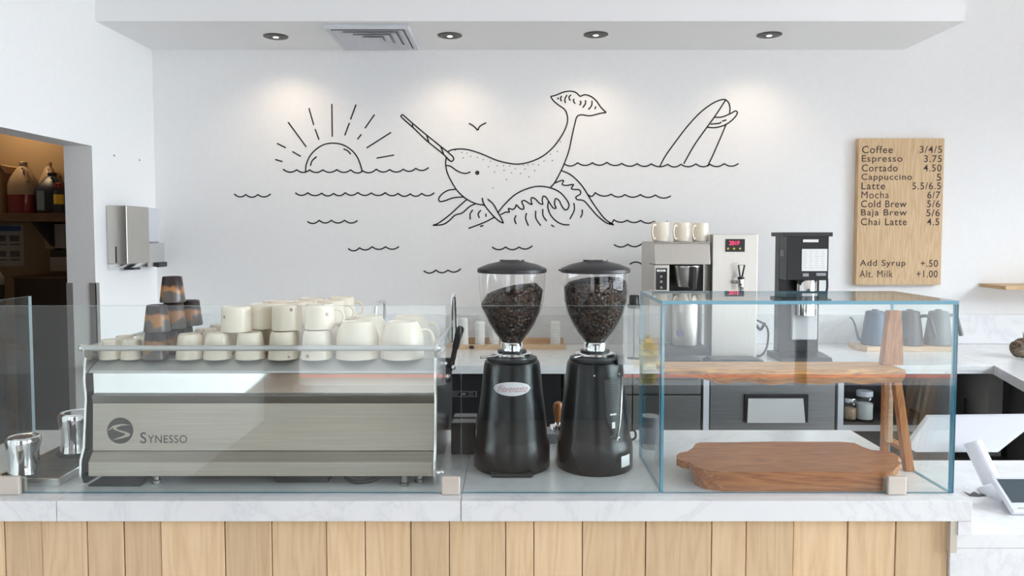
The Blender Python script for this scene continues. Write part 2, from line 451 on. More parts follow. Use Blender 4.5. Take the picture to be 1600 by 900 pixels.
b = MB(); b.box(XR, XR + .12, YW, -.6, 0, CH); b.box(XR, XR + .12, 3.4, YB + .12, 0, CH)
b.box(XR, XR + .12, -.6, 3.4, 0, .75); b.box(XR, XR + .12, -.6, 3.4, 3.1, CH); struct(b.build('wall_right', M['wall']))
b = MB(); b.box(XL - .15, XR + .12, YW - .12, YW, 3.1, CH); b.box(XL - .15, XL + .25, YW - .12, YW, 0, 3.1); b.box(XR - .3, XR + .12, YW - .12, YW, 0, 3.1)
b.box(XL + .25, XR - .3, YW - .12, YW, 0, .25); b.box(-.55, .95, YW - .12, YW, .25, 3.1); struct(b.build('wall_front', M['pier']))  # wide middle pier added to leave a dark band in the reflections
wx = [XL + .25, -.55, .95, 2.6, XR - .3]
for k in (0, 2, 3):
    b = MB(); a, c = wx[k], wx[k + 1]
    for (p, q, r, s_) in ((a, c, .25, .31), (a, c, 3.04, 3.1), (a, a + .045, .31, 3.04), (c - .045, c, .31, 3.04), (a + .045, c - .045, 2.3, 2.35)):
        b.box(p, q, YW - .09, YW - .03, r, s_)
    struct(b.build('window_%d' % (k + 1), M['alu']))
b = MB()
for (p, q, r, s_) in ((-.6, 3.4, .75, .81), (-.6, 3.4, 3.04, 3.1), (-.6, -.55, .81, 3.04), (1.4, 1.45, .81, 3.04), (3.35, 3.4, .81, 3.04)):
    b.box(XR + .03, XR + .09, p, q, r, s_)
struct(b.build('window_5', M['alu']))
portal(((wx[0] + wx[1]) / 2, YW - .02, 1.68), (PI / 2, 0, 0), wx[1] - wx[0], 2.85)
portal(((wx[2] + wx[4]) / 2, YW - .02, 1.68), (PI / 2, 0, 0), wx[4] - wx[2], 2.85)
portal((XR + .02, 1.4, 1.92), (0, PI / 2, 0), 2.35, 4.0)
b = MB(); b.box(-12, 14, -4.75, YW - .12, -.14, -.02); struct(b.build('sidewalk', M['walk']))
b = MB(); b.box(-12, 14, -4.93, -4.75, -.16, -.02); struct(b.build('curb', M['redcurb']))
b = MB(); b.box(-30, 30, -40, -4.93, -.3, -.16); struct(b.build('road', M['street']))
b = MB(); b.box(-30, 34, -19.4, -19, -.2, 8.5); struct(b.build('added_wall_across_road', M['facade']))  # unseen, added to cover the low sky and dim the reflections
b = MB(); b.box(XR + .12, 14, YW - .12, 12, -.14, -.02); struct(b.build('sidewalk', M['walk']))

# storeroom beyond the doorway
b = MB(); b.box(-4.3, XL - .15, YB + .7, YB + .8, 0, 2.9); struct(b.build('wall_back', M['tan']))
b = MB(); b.box(-4.4, -4.3, 1.2, YB + .8, 0, 2.9); struct(b.build('wall_left', M['tan']))
b = MB(); b.box(-4.3, XL - .15, 1.1, 1.2, 0, 2.9); struct(b.build('wall_front', M['tan']))
b = MB(); b.box(-4.4, XL - .15, 1.1, YB + .8, 2.9, 3.0); struct(b.build('ceiling', M['tan']))
b = MB(); b.box(XL - .15, XL, YB + .12, YB + .8, 0, 2.9); struct(b.build('wall_right', M['tan']))
sl = bpy.data.lights.new('storeroom_lamp', 'POINT'); sl.energy = 7; sl.color = (1, .72, .42); sl.shadow_soft_size = .08
slo = bpy.data.objects.new('storeroom_lamp', sl); COL.objects.link(slo); slo.location = (-3.4, YB + .35, 2.55)

# corner guards on the door jamb
zc = Zp(442, DY1)
b = MB(); b.box(XL - .03, XL + .004, DY1 - .004, DY1, zc - .85, zc); b.box(XL, XL + .004, DY1 - .004, DY1 + .03, zc - .85, zc); struct(b.build('trim_2', M['guard']))
b = MB(); b.box(XL - .154, XL - .12, DY1 - .004, DY1, zc - .85, zc); b.box(XL - .154, XL - .15, DY1, DY1 + .03, zc - .85, zc); struct(b.build('trim_3', M['guard']))

# ------------------------------------------------------------------ front counter
XE = Xp(1520, YF, .93)                                # right end of the worktop
AZ = Zp(815, YF)                                      # underside of the marble apron
pl = [-190, -120, -60, 6, 65, 136, 193, 251, 351, 424, 510, 570, 642, 702, 790, 834, 910, 1009, 1112, 1166, 1240, 1325, 1400, 1482]
fc = thing('service_counter', 'long service counter base clad in upright pale oak boards under the white marble top', 'counter', (-.3, (YF + YK) / 2, 0))
YC = YF + .022
b = MB()
for i in range(len(pl) - 1):
    x0, x1 = Xp(pl[i], YC, .85), Xp(pl[i + 1], YC, .85); o = random.choice((0, .0015, .003))
    b.box(x0 + .0012, x1 - .0012, YC + o, YC + .02, .02, AZ + .012, bev=.0015, seg=1)
b.build('oak_cladding', M['oak'], fc)
xl0, xr0 = Xp(-190, YC, .85), Xp(1482, YC, .85)
B('carcass', M['panelgrey'], fc, (xl0, xr0, YC + .02, YK - .03, 0, CT - .045))
B('end_strip', M['strip'], fc, (XE - .056, XE - .0375, YF + .004, YF + .028, Zp(865, YF), AZ - .0005))

wt = thing('marble_worktop', 'thick white marble worktop with grey veins running along the front counter', 'worktop', (-.3, (YF + YK) / 2, AZ))
seam = [xl0 - .02, Xp(88, YF, .93), Xp(720, YF, .93), XE]
b = MB()
for i in range(3):
    b.box(seam[i] + .0008, seam[i + 1] - .0008, YF + .03, YK, CT - .042, CT)
    e = seam[i + 1] - .0008
    b.box(seam[i] + .0008, e, YF, YF + .03, AZ, CT, bev=.002)
b.build('slab', M['marble'], wt)
B('waterfall_end', M['marble'], wt, (XE - .037, XE - .0008, YF + .0006, YF + .03, .8565, AZ - .0003), (XE - .037, XE - .0008, YF + .03, YK, .8565, CT - .042))

# lower counter at the till
LT = G(1560, 838, .855).z
pc = thing('till_counter', 'lower white marble counter beside the oak clad one, carrying the white till', 'counter', (1.7, 2.4, 0))
xp0 = xr0 + .001
b = MB(); b.box(XE - .0372, 2.3, YF + .012, G(1500, 719, .855).y, .815, .855, bev=.003); b.build('top', M['marble'], pc)
B('front_panel', M['marble'], pc, (xp0, 2.3, YF + .012, YF + .04, .03, .815))
B('side_panel', M['white'], pc, (2.26, 2.3, YF + .04, 2.7, .03, .815))

# ------------------------------------------------------------------ glass screen and display case
def pane(b, x0, x1, y0, y1, z0, z1, cut=()):
    """a sheet: its two big faces are clear (0), its rim green-blue (1), rims named in cut are polished light (2)"""
    v = [(x0, y0, z0), (x1, y0, z0), (x1, y1, z0), (x0, y1, z0), (x0, y0, z1), (x1, y0, z1), (x1, y1, z1), (x0, y1, z1)]
    f = {'b': (0, 3, 2, 1), 't': (4, 5, 6, 7), 'f': (0, 1, 5, 4), 'r': (1, 2, 6, 5), 'k': (2, 3, 7, 6), 'l': (3, 0, 4, 7)}
    d = {'x': x1 - x0, 'y': y1 - y0, 'z': z1 - z0}; thin = min(d, key=d.get); big = {'x': 'lr', 'y': 'fk', 'z': 'tb'}[thin]
    for k, q in f.items():
        vs = [b.bm.verts.new(v[i]) for i in q]; fa = b.bm.faces.new(vs)
        fa.material_index = 0 if k in big else (2 if k in cut else 1)


GT = Zp(478, YG)                                     # top of the screen
T = .010
xs0 = -1.535; xj = Xp(721, YG, CT); xcl = Xp(1033, YG, 1.2); xcr = Xp(1494, YG, 1.2)
PM = [M['pane'], M['edge'], M['edgelight']]


def clip(parent, px0, px1, side=1):
    x0, x1 = Xp(px0, YG - .01, CT), Xp(px1, YG - .01, CT); b = MB()
    b.box(x0, x1, YG - .016, YG - .0005, CT, Zp(745, YG - .016), bev=.004, seg=3)
    b.box(x0, x1, YG + T + .0005, YG + T + .012, CT, Zp(748, YG), bev=.003)
    b.build('clip', M['clip'], parent)


s1 = thing('glass_screen', 'long clear glass screen in front of the steel espresso machine', 'glass screen', (xs0, YG, CT), 'glass screens on the counter')
b = MB(); pane(b, xs0, xj - .002, YG, YG + T, CT + .001, GT, 'tl'); b.build('sheet', PM, s1); clip(s1, -8, 32); clip(s1, 690, 719)
s2 = thing('glass_screen', 'clear glass screen in front of the two black grinders', 'glass screen', (xj, YG, CT), 'glass screens on the counter')
b = MB(); pane(b, xj, xcl - .003, YG, YG + T, CT + .001, GT, 'tlr'); b.build('sheet', PM, s2)
s3 = thing('glass_screen', 'short clear glass side screen beside the steel pitchers', 'glass screen', (xs0, YG + .02, CT), 'glass screens on the counter')
b = MB(); pane(b, xs0, xs0 + T, YG + T + .002, 2.43, CT + .001, GT, 'tkf'); b.build('sheet', PM, s3)

ZC = Zp(470, YG); DC = .36
gc = thing('display_case', 'frameless clear glass display case around the wooden serving boards', 'display case', (xcl, YG, CT))
b = MB(); pane(b, xcl, xcr, YG, YG + T, CT + .001, ZC - T, 't'); b.build('front_pane', PM, gc)
b = MB(); pane(b, xcl, xcl + T, YG + T + .0005, YG + DC, CT + .001, ZC - T); b.build('side_pane', PM, gc)
b = MB(); pane(b, xcr - T, xcr, YG + T + .0005, YG + DC, CT + .001, ZC - T); b.build('side_pane', PM, gc)
b = MB(); pane(b, xcl, xcr, YG, YG + DC, ZC - T + .0005, ZC, ''); b.build('top_pane', PM, gc)
clip(gc, 1386, 1415)

# ------------------------------------------------------------------ espresso machine
mx0, mx1 = Xp(148, 2.19, 1.1), Xp(679, 2.19, 1.1)
ml = mx0 - .012
em = thing('espresso_machine', 'wide brushed steel espresso machine with its back to us, cups stacked on top', 'espresso machine', ((mx0 + mx1) / 2, 2.45, CT))
b = MB(); b.prism([(2.245, .985), (2.245, 1.295), (2.72, 1.295), (2.72, 1.15), (2.60, 1.10), (2.60, .985)], 'x', ml, mx1); b.build('body', M['steel'], em)
b = MB(); b.prism([(2.245, 1.302), (2.188, 1.277), (2.186, 1.270), (2.245, 1.270)], 'x', ml, mx1, bev=.002); b.box(ml, mx1, 2.245, 2.72, 1.296, 1.302); b.build('cup_tray', M['tray'], em)
b = MB(); b.prism([(2.190, 1.269), (2.1925, 1.211), (2.243, 1.211), (2.243, 1.269)], 'x', mx0, mx1); b.build('mirror_band', M['mirror'], em)
b = MB(); b.prism([(2.188, 1.2105), (2.178, 1.206), (2.184, 1.184), (2.243, 1.184), (2.243, 1.2105)], 'x', mx0, mx1, bev=.001); b.build('trim_strip', M['darksteel'], em)
bp_ = [(2.184, 1.1835), (2.176, 1.047)]
b = MB(); b.prism([bp_[0], bp_[1], (2.243, 1.047), (2.243, 1.1835)], 'x', mx0, mx1, bev=.0015); back = b.build('back_panel', M['steel'], em)
b = MB(); b.prism([(2.176, 1.0465), (2.152, 1.021), (2.150, .981), (2.243, .981), (2.243, 1.0465)], 'x', mx0, mx1, bev=.002); b.build('lower_band', M['steel'], em)


def onpanel(d):
    def f(p):
        t = (p[1] - bp_[1][1]) / (bp_[0][1] - bp_[1][1])
        return Vector((p[0], bp_[1][0] + t * (bp_[0][0] - bp_[1][0]) - d, p[1]))
    return f


lc = V(187.5, 673, 2.178); lr = .0375
b = MB(); N = 40; fn = onpanel(.0006)
vs = [b.bm.verts.new(fn((lc.x + lr * math.cos(2 * PI * i / N), lc.z + lr * math.sin(2 * PI * i / N)))) for i in range(N)]
f_ = b.bm.faces.new(vs)
fn = onpanel(.0012)                                    # the light swoosh across the disc
up = catmull([(-.040, .004), (-.02, .017), (.005, .021), (.030, .016)], 6); dn = catmull([(.030, .012), (.008, .014), (-.012, .007), (-.005, .0)], 6)
S = [(-.0365, .000), (-.02, .0145), (.004, .0195), (.031, .0165), (.004, .0145), (-.012, .0085), (-.006, .0025), (.016, -.003), (.030, -.0085), (.026, -.016), (.006, -.022), (-.022, -.0265),
     (-.004, -.0195), (.012, -.0135), (.015, -.0085), (.0, -.0035), (-.018, .003), (-.02, .0085), (-.03, .002)]
vs = [b.bm.verts.new(fn((lc.x + p[0], lc.z + p[1]))) for p in S]
f_ = b.bm.faces.new(vs); f_.material_index = 1
bmesh.ops.triangulate(b.bm, faces=[f_])
b.build('round_emblem', [M['logo'], M['steel']], back)
b = MB(); fn = onpanel(.0008)
q0, q1 = V(219.5, 692.5, 2.178), V(234.5, 675.5, 2.178); b.text('S', fn, q0.x, V(229, 690, 2.178).x, q0.z, q1.z)
q0, q1 = V(231, 692, 2.178), V(292.5, 680, 2.178); b.text('YNESSO', fn, q0.x, q1.x, q0.z, q1.z, space=1.08)
b.build('lettering', M['logo'], back)

side = [(2.19, 1.352), (2.178, 1.350), (2.172, 1.338), (2.182, 1.315), (2.176, 1.29), (2.172, 1.25), (2.178, 1.20), (2.168, 1.12), (2.160, 1.06), (2.143, 1.03), (2.139, .985), (2.148, .962), (2.17, .955),
        (2.72, .975), (2.74, 1.10), (2.72, 1.30), (2.30, 1.305), (2.22, 1.32)]
for (a, c) in ((ml - .0085, ml - .001), (mx1 + .001, mx1 + .0085)):
    b = MB(); b.prism(side, 'x', a, c, bev=.0015, seg=2); b.build('side_panel', M['satin'], em)
rz = 1.343; ry = 2.181
b = MB(); b.tube([(ml - .014, ry, rz), (mx1 + .012, ry, rz)], .0082, 14)
b.tube([(ml - .004, ry + .01, rz), (ml - .004, 2.69, rz)], .005, 10); b.tube([(mx1 + .004, ry + .01, rz), (mx1 + .004, 2.69, rz)], .005, 10)
for x in (ml - .004, mx1 + .004):
    for y in (2.36, 2.52, 2.69): b.tube([(x, y, 1.300), (x, y, rz)], .004, 8)
b.build('cup_rail', M['tray'], em)
for x in (ml - .014, mx1 + .012):
    b = MB(); b.ball((x, ry, rz), .0105, sc=(.8, 1, 1)); b.build('rail_knob', M['chrome'], em)
for (x, y) in ((Xp(632, 2.17, .96), 2.168), (Xp(653, 2.17, .96), 2.20), (mx0 + .175, 2.19), (mx0 + .06, 2.66), (mx1 - .06, 2.66)):
    b = MB(); b.lathe([(.0135, CT), (.0135, .958), (.010, .96), (.010, .9805 if y < 2.3 else .9845)], (x, y, 0), 16); b.build('leg', M['darksteel'], em)
# steam valve, lever and small knob at the right flank
xv = mx1 + .0086; yv = 2.42
b = MB(); b.lathe([(.020, 0), (.022, .004), (.022, .024), (.014, .028)], (xv, yv, 1.255), 20, axis='x'); b.lathe([(.014, 0), (.014, .022)], (xv, yv + .012, 1.215), 16, axis='x')
b.box(xv, xv + .022, yv - .02, yv + .03, 1.20, 1.265, bev=.006); b.build('valve_block', M['blackp'], em)
b = MB(); b.ball((xv + .03, yv - .022, 1.250), .0085); b.ball((xv + .012, yv - .026, 1.222), .0095); b.ball((xv + .006, yv - .024, 1.262), .007); b.build('valve_nut', M['chrome'], em)
b = MB(); b.tube([(xv + .024, yv, 1.245), (xv + .030, yv, 1.285), (xv + .040, yv, 1.33), (xv + .050, yv, 1.366)], [.007, .0085, .011, .0125], 14, smooth=5); b.ball((xv + .0505, yv, 1.366), .0128)
b.build('lever', M['blackp'], em)
b = MB(); b.tube([(xv + .006, 2.17, .985), (xv - .004, 2.17, .985)], .008, 12); b.ball((xv + .012, 2.17, .987), .0075, sc=(1.2, 1, 1)); b.build('adjusting_knob', M['chrome'], em)
b = MB(); b.tube([(xv + .010, 2.60, 1.30), (xv + .012, 2.60, 1.44), (xv + .018, 2.62, 1.45), (xv + .02, 2.66, 1.30)], .0045, 8, smooth=5); b.build('steam_wand', M['chrome'], em)
# things under the machine
q = V(141, 767, 2.15)
b = MB(); b.box(mx0 - .004, mx0 + .145, 2.155, 2.42, CT, .956, bev=.002); tag(b.build('rubber_mat', M['rubber']), 'black rubber mat lying under the emblem end of the espresso machine', 'mat')
b = MB(); b.box(Xp(432, 2.2, .96), Xp(514, 2.2, .96), 2.19, 2.40, CT, .975, bev=.003); tag(b.build('pump_box', M['blackp']), 'low black box on the counter under the middle of the espresso machine', 'box')
b = MB(); b.tube([(-.52, 2.30, .957), (-.47, 2.19, .957), (-.42, 2.18, .957), (-.39, 2.22, .957), (-.36, 2.35, .957)], .0055, 10, smooth=6)
tag(b.build('electric_cable', M['blackp']), 'black cord curling on the counter under the espresso machine', 'cord')

# ------------------------------------------------------------------ cups on the machine
ORD = ['nearest', 'second from', 'third from', 'fourth from', 'fifth from']


def cup_proto(name, rr, rb, h, handle, mt, label, cat='cup', bulge=.0):
    """a cup standing upside down: rim on the tray, foot on top"""
    t = thing(name, label, cat)
    b = MB(); mid = rr + (rb - rr) * .45 + bulge
    b.lathe([(rr - .004, .004), (rr - .003, 0), (rr, .0008), (rr, .008), (mid + (rr - mid) * .45, h * .32), (mid, h * .58), (rb + (mid - rb) * .45, h * .84), (rb, h * .955), (rb - .003, h), (rb - .007, h), (rb - .009, h - .003), (.002, h - .003)], (0, 0, 0), 36)
    b.build('body', mt, t)
    if handle:
        b = MB(); a = rr + .001
        b.tube([(a - .006 + (rb - rr) * .2, 0, h * .22), (a + .018, 0, h * .24), (a + .026, 0, h * .48), (a + .014, 0, h * .74), (rb + (rr - rb) * .32 - .004, 0, h * .76)], .0042, 8, smooth=5); b.build('handle', mt, t)
    return t


def place(proto, items, first):
    for k, (loc, rot, sc, lab, grp) in enumerate(items):
        if first and k == 0:
            proto.location = loc; proto.rotation_euler = (0, 0, rot); proto.scale = (sc,) * 3; proto['label'] = lab; proto['group'] = grp
        else: dup(proto, loc, lab, rot, sc, grp)


TZ = 1.3022
GR = 'cream cups on the espresso machine'
small = cup_proto('espresso_cup', .0345, .027, .064, False, M['plaincream'], '')
mid_ = cup_proto('cup', .0430, .034, .078, True, M['cream'], '')
bowl = cup_proto('latte_cup', .0640, .046, .108, True, M['plaincream'], '', bulge=.006)
mug = cup_proto('mug', .0440, .041, .074, True, M['cream'], '', 'mug')
rowname = ['front row', 'second row back', 'third row back']
def colpos(px, Y): return Xp(px, Y, 1.34)
it = []
for j, px in enumerate((172, 206)):
    for d in range(2):
        Y0 = 2.245
        it.append(((colpos(px, Y0), Y0 + .085 * d, TZ), 2.0, .9, 'small upside-down cream cup %s, %s' % (('at the outer tray end', 'next to the dark tumblers, tray end side')[j], rowname[d]), GR))
place(small, it, True)
it = []
for j, (px, sc) in enumerate(((297, .94), (341, .98), (391, 1.0), (443, 1.04), (495, 1.08))):
    for d in range(3):
        Y0 = 2.252
        it.append(((colpos(px, Y0), Y0 + (.118 if d == 1 else .238 if d == 2 else 0), TZ), 1.9, sc, 'upside-down cream cup on the machine tray, %s the dark tumblers, %s' % (ORD[j], rowname[d]), GR))
place(mid_, it, True)
it = []
for j, px in enumerate((559, 629)):
    for d in range(2):
        Y0 = 2.268
        it.append(((colpos(px, Y0), Y0 + .160 * d, TZ), (1.5, .15)[j], 1, 'big round cream latte cup upside down, %s, %s' % (('beside the smaller cups', 'beside the black lever')[j], rowname[d]), GR))
place(bowl, it, True)
it = []
for j, (px, n, zz) in enumerate(((370, 1, .0785), (410, 2, .080), (449, 3, .0835), (500, 3, .0865))):
    for d in range(n):
        Y0 = 2.270
        Y0 += .062 if j == 1 else 0
        it.append(((colpos(px, Y0) + .006 * d, Y0 + .118 * d, TZ + zz), .1 if j == 3 else 1.7, 1, 'cream mug upside down in the upper tier, %s the dark tumblers, %s' % (ORD[j], rowname[d]), GR))
place(mug, it, True)
# dark tumblers
tum = thing('tumbler', '', 'tumbler')
b = MB(); b.lathe([(.033, .003), (.0335, 0), (.0365, .001), (.0365, .006), (.028, .076), (.026, .079), (.022, .079), (.020, .077), (.002, .077)], (0, 0, 0), 8 * 4); b.build('body', M['drip'], tum)
GT_ = 'dark drip glazed tumblers on the espresso machine'
it = []
for (px, Y, lev, lab) in ((243, 2.245, 0, 'dark drip-glazed tumbler standing front on the tray beside the small cream cups'), (262, 2.335, 0, 'dark drip-glazed tumbler on the tray, middle of the three bottom ones'), (286, 2.412, 0, 'dark drip-glazed tumbler on the tray, rearmost of the three bottom ones'),
                          (246, 2.252, 1, 'dark drip-glazed tumbler in the second tier, nearest the small cups'), (272, 2.338, 1, 'dark drip-glazed tumbler in the second tier, right under the topmost black one'), (298, 2.412, 1, 'dark drip-glazed tumbler in the second tier, rearmost'),
                          (271, 2.335, 2, 'black-footed drip-glazed tumbler at the very top of the tumbler stack')):
    it.append(((Xp(px, Y, 1.36), Y, TZ + .0795 * lev * (.80 if lev == 2 else 1) + (.0318 if lev == 2 else 0)), random.random() * 6, 1, lab, GT_))
place(tum, it, True)

# ------------------------------------------------------------------ rinser tray and pitchers at the left
tx0, tx1, ty0, ty1 = -1.487, -1.290, 2.155, 2.66
rt = thing('rinser_tray', 'low steel drip tray with dark grille under the steel pitchers', 'drip tray', (-1.39, 2.4, CT))
b = MB(); b.box(tx0, tx1, ty0, ty1, CT, .953); b.box(tx0, tx0 + .006, ty0, ty1, .953, .973); b.box(tx1 - .006, tx1, ty0, ty1, .953, .973); b.box(tx0 + .006, tx1 - .006, ty0, ty0 + .006, .953, .973); b.box(tx0 + .006, tx1 - .006, ty1 - .006, ty1, .953, .973)
b.build('tray', M['satin'], rt)
b = MB()
for i in range(44):
    y = ty0 + .012 + i * .011
    b.box(tx0 + .007, tx1 - .007, y, y + .006, .964, .969)
b.box(tx0 + .007, tx1 - .007, ty0 + .007, ty1 - .007, .954, .957); b.build('grille', M['grillesteel'], rt)
b = MB(); b.lathe([(.058, .9695), (.06, .974), (.050, .9755), (.002, .9755)], (-1.394, 2.43, 0), 32); b.build('rubber_ring', M['rubber'], rt)


def pitcher(loc, s, label, rot):
    t = thing('milk_pitcher', label, 'milk pitcher', loc, 'steel pitchers on the rinser tray')
    L = Vector(loc); b = MB()
    b.lathe([(.041, .002), (.043, 0), (.0445, .002), (.043, .012), (.041, .035), (.0425, .065), (.0475, .092), (.0475, .104), (.045, .109), (.040, .111), (.037, .109), (.030, .109), (.002, .109)], (0, 0, 0), 40)
    bm = b.bm
    for v in bm.verts: v.co = v.co * s + L
    b.build('body', M['chrome'], t)
    b = MB(); b.tube([(.040, 0, .090), (.066, 0, .088), (.078, 0, .070), (.074, 0, .040), (.062, 0, .018)], .0048, 8, smooth=5)
    R = Matrix.Rotation(rot, 3, 'Z')
    for v in b.bm.verts: v.co = R @ (v.co * s) + L
    b.build('handle', M['chrome'], t)


p_ = G(25, 744, .9695); pitcher((-1.432, p_.y + .035, .9692), .98, 'smaller shiny steel pitcher upside down at the front of the drip tray', 1.75)
p_ = G(108, 716, .976); pitcher((-1.392, 2.43, .9758), 1.13, 'larger shiny steel pitcher upside down on the black rinser ring', 2.2)

# ------------------------------------------------------------------ grinders
def grinder(label, cx, cy, H=0., badge=True):
    t = thing('coffee_grinder', label, 'coffee grinder', (cx, cy, CT), 'black espresso grinders on the counter')
    prof = [(.116, .0), (.1185, .004), (.1185, .060), (.1165, .080), (.112, .088), (.110, .10), (.1035, .17), (.0935, .25), (.0870, .315), (.0835, .327), (.076, .331)]
    S = 1.08
    def R(z):
        for (r0, z0), (r1, z1) in zip(prof, prof[1:]):
            if z0 <= z <= z1: return r0 + (r1 - r0) * (z - z0) / (z1 - z0)
        return .08
    def surf(d):
        def f(p):                                      # p = offset across, height: laid on the curved casing
            r = R(p[1]) + d; k = max(r * r - p[0] * p[0], 0) ** .5
            return Vector((cx + p[0], cy - k * S, CT + p[1]))
        return f
    b = MB(); b.lathe([(r, CT + z) for r, z in prof], (cx, cy, 0), 56, sy=S); case = b.build('casing', M['black'], t)
    b = MB(); b.lathe([(.078, .331), (.078, .338), (.064, .342)], (cx, cy, CT), 40); b.lathe([(.045, .352), (.045, .360)], (cx, cy, CT), 40)
    b.build('collar', M['blackp'], t)
    b = MB(); b.lathe([(.060, .342), (.0615, .344), (.0615, .352), (.058, .3535)], (cx, cy, CT), 40); b.lathe([(.0345, .360), (.0345, .384), (.033, .386)], (cx, cy, CT), 40)
    b.build('chrome_ring', M['chrome'], t)
    b = MB(); sgn = -1
    b.tube([(cx - .040, cy - .035, CT + .348), (cx - .095 if badge else cx - .070, cy - .060, CT + .346)], .0036, 10); b.build('adjusting_lever', M['chrome'], t)
    hp = [(.031, .372), (.033, .386), (.040, .397), (.055, .416), (.072, .443), (.088, .477), (.0975, .512), (.1015, .550), (.1025, .600)]
    b = MB(); b.lathe([(r, CT + z) for r, z in hp], (cx, cy, 0), 56, caps=False); b.build('hopper', M['hopper'], t)
    bt = .575 if not badge else .555
    bp2 = [(r - .004, z) for r, z in hp if z < bt - .005]
    b = MB(); top = [(.0975, bt - .012), (.080, bt + .002), (.045, bt + .008), (.002, bt + .010)] if not badge else [(.0965, bt - .03), (.075, bt - .004), (.035, bt + .002), (.002, bt + .004)]
    b.lathe([(.002, .375)] + [(r, z) for r, z in bp2 if z < bt - .035] + top, (cx, cy, CT), 56)
    for v in b.bm.verts:
        if v.co.z > CT + bt - .05: v.co.z += (v.co.x - cx) * (.22 if badge else .08)
        v.co += Vector((random.uniform(-1, 1), random.uniform(-1, 1), random.uniform(-1, 1))) * .0012
    bo = b.build('coffee_beans', M['beans'], t, smooth=180); bo['kind'] = 'stuff'
    b = MB(); b.lathe([(.104, .600), (.107, .602), (.107, .611), (.104, .614), (.075, .626), (.040, .634), (.034, .637), (.002, .637)], (cx, cy, CT), 56); lid = b.build('lid', M['blackp'], t)
    b = MB(); b.lathe([(.030, .637), (.030, .6395), (.002, .6395)], (cx, cy, CT), 32, sx=1.3); b.build('lid_grip', M['blackg'], lid)
    b = MB(); b.lathe([(.030, -.0005), (.034, .004)], (cx, cy, CT), 12); b.free if False else None
    if badge:
        b = MB(); N = 44; zc = .258; a, c = .0555, .0205
        for (k, mi, d) in ((1.0, 0, .0012), (.955, 1, .002)):
            fn = surf(d); cols = 22; prev = None
            for i in range(cols + 1):
                x = -a * k + 2 * a * k * i / cols; hh = c * k * max(1 - (x / (a * k)) ** 2, 0) ** .5
                cur = [b.bm.verts.new(fn((x, zc + s_ * max(hh, .0004)))) for s_ in (-1, 0, 1)]
                if prev:
                    for q in range(2):
                        ff = b.bm.faces.new((prev[q], cur[q], cur[q + 1], prev[q + 1])); ff.material_index = mi
                prev = cur
        bo = b.build('oval_badge', [M['silver'], M['silver']], t)
        b = MB(); b.text('Fiorenzato', surf(.0032), -.042, .046, zc - .0085, zc + .0100, shear=.4, bold=-.012); b.build('lettering', M['red'], bo)
        b = MB(); b.box(cx - .062, cx + .062, cy - .134, cy - .10, CT, CT + .013, bev=.006, seg=3); b.build('front_foot', M['blackp'], t)
    else:
        # service panel with cooling slots, power lead side
        b = MB(); fn = surf(.0022)
        P = [(.018, .285), (.066, .285), (.070, .25), (.062, .17), (.052, .115), (.030, .115), (.022, .17)]
        Q = [(.012, .292), (.072, .292), (.077, .25), (.067, .16), (.056, .105), (.024, .105), (.015, .17)]
        def strip(P, fn, mi):
            # polygon subdivided so that it follows the casing
            zs = [i / 14 for i in range(15)]
            L_ = [p for p in P]
            xsL = sorted([(p[1], p[0]) for p in P[-2:] + [P[0]] + [P[-3]]]); xsR = sorted([(p[1], p[0]) for p in P[1:5]])
            def it_(A, z):
                for (z0, x0), (z1, x1) in zip(A, A[1:]):
                    if z0 <= z <= z1: return x0 + (x1 - x0) * (z - z0) / max(z1 - z0, 1e-6)
                return A[0][1] if z < A[0][0] else A[-1][1]
            zlo, zhi = min(p[1] for p in P), max(p[1] for p in P); prev = None
            for u in zs:
                z = zlo + (zhi - zlo) * u; a, c = it_(xsL, z), it_(xsR, z)
                cur = [b.bm.verts.new(fn((a + (c - a) * k / 5, z))) for k in range(6)]
                if prev:
                    for k in range(5):
                        ff = b.bm.faces.new((prev[k], prev[k + 1], cur[k + 1], cur[k])); ff.material_index = mi
                prev = cur
        strip(Q, surf(.0016), 1); strip(P, surf(.003), 0)
        strip([(.0765, .287), (.0795, .287), (.0795, .25), (.0695, .16), (.058, .104), (.056, .104), (.0675, .16)], surf(.0034), 3)
        for i in range(11):
            z = .272 - i * .0075
            for k in range(4):
                x0 = .026 + k * .009
                vs = [b.bm.verts.new(surf(.0042)(p)) for p in ((x0, z), (x0 + .0088, z), (x0 + .0088, z + .0032), (x0, z + .0032))]
                ff = b.bm.faces.new(vs); ff.material_index = 2
        sp_ = b.build('service_panel', [M['blackp'], M['black'], M['slot'], M['satin']], t)
        b = MB()
        for (x0, x1, z0, z1) in ((.034, .054, .180, .185), (.040, .050, .142, .160)):
            vs = [b.bm.verts.new(surf(.0045)(p)) for p in ((x0, z0), (x1, z0), (x1, z1), (x0, z1))]; b.bm.faces.new(vs)
        b.build('white_mark', M['paper'], sp_)
        b = MB()
        for (x, z) in ((-.012, .297), (.066, .297), (.062, .112)): b = MB(); b.ball(surf(.001)((x, z)), .0032); b.build('screw', M['satin'], t)
        b = MB()
        for (a0, a1) in ((.085, .112),):
            prev = None
            for k in range(6):
                ang = .60 + k * .07; r = .1196
                cur = [b.bm.verts.new((cx + r * math.cos(-ang) , cy + r * math.sin(-ang) * S, CT + z)) for z in (.022, .056)]
                if prev: b.bm.faces.new((prev[0], cur[0], cur[1], prev[1]))
                prev = cur
        b.build('rating_sticker', M['paper'], t)
        b = MB(); b.box(cx + .062, cx + .084, cy - .07, cy - .02, CT + .325, CT + .352, bev=.004); b.build('lock_knob', M['grey'], t)
    return t


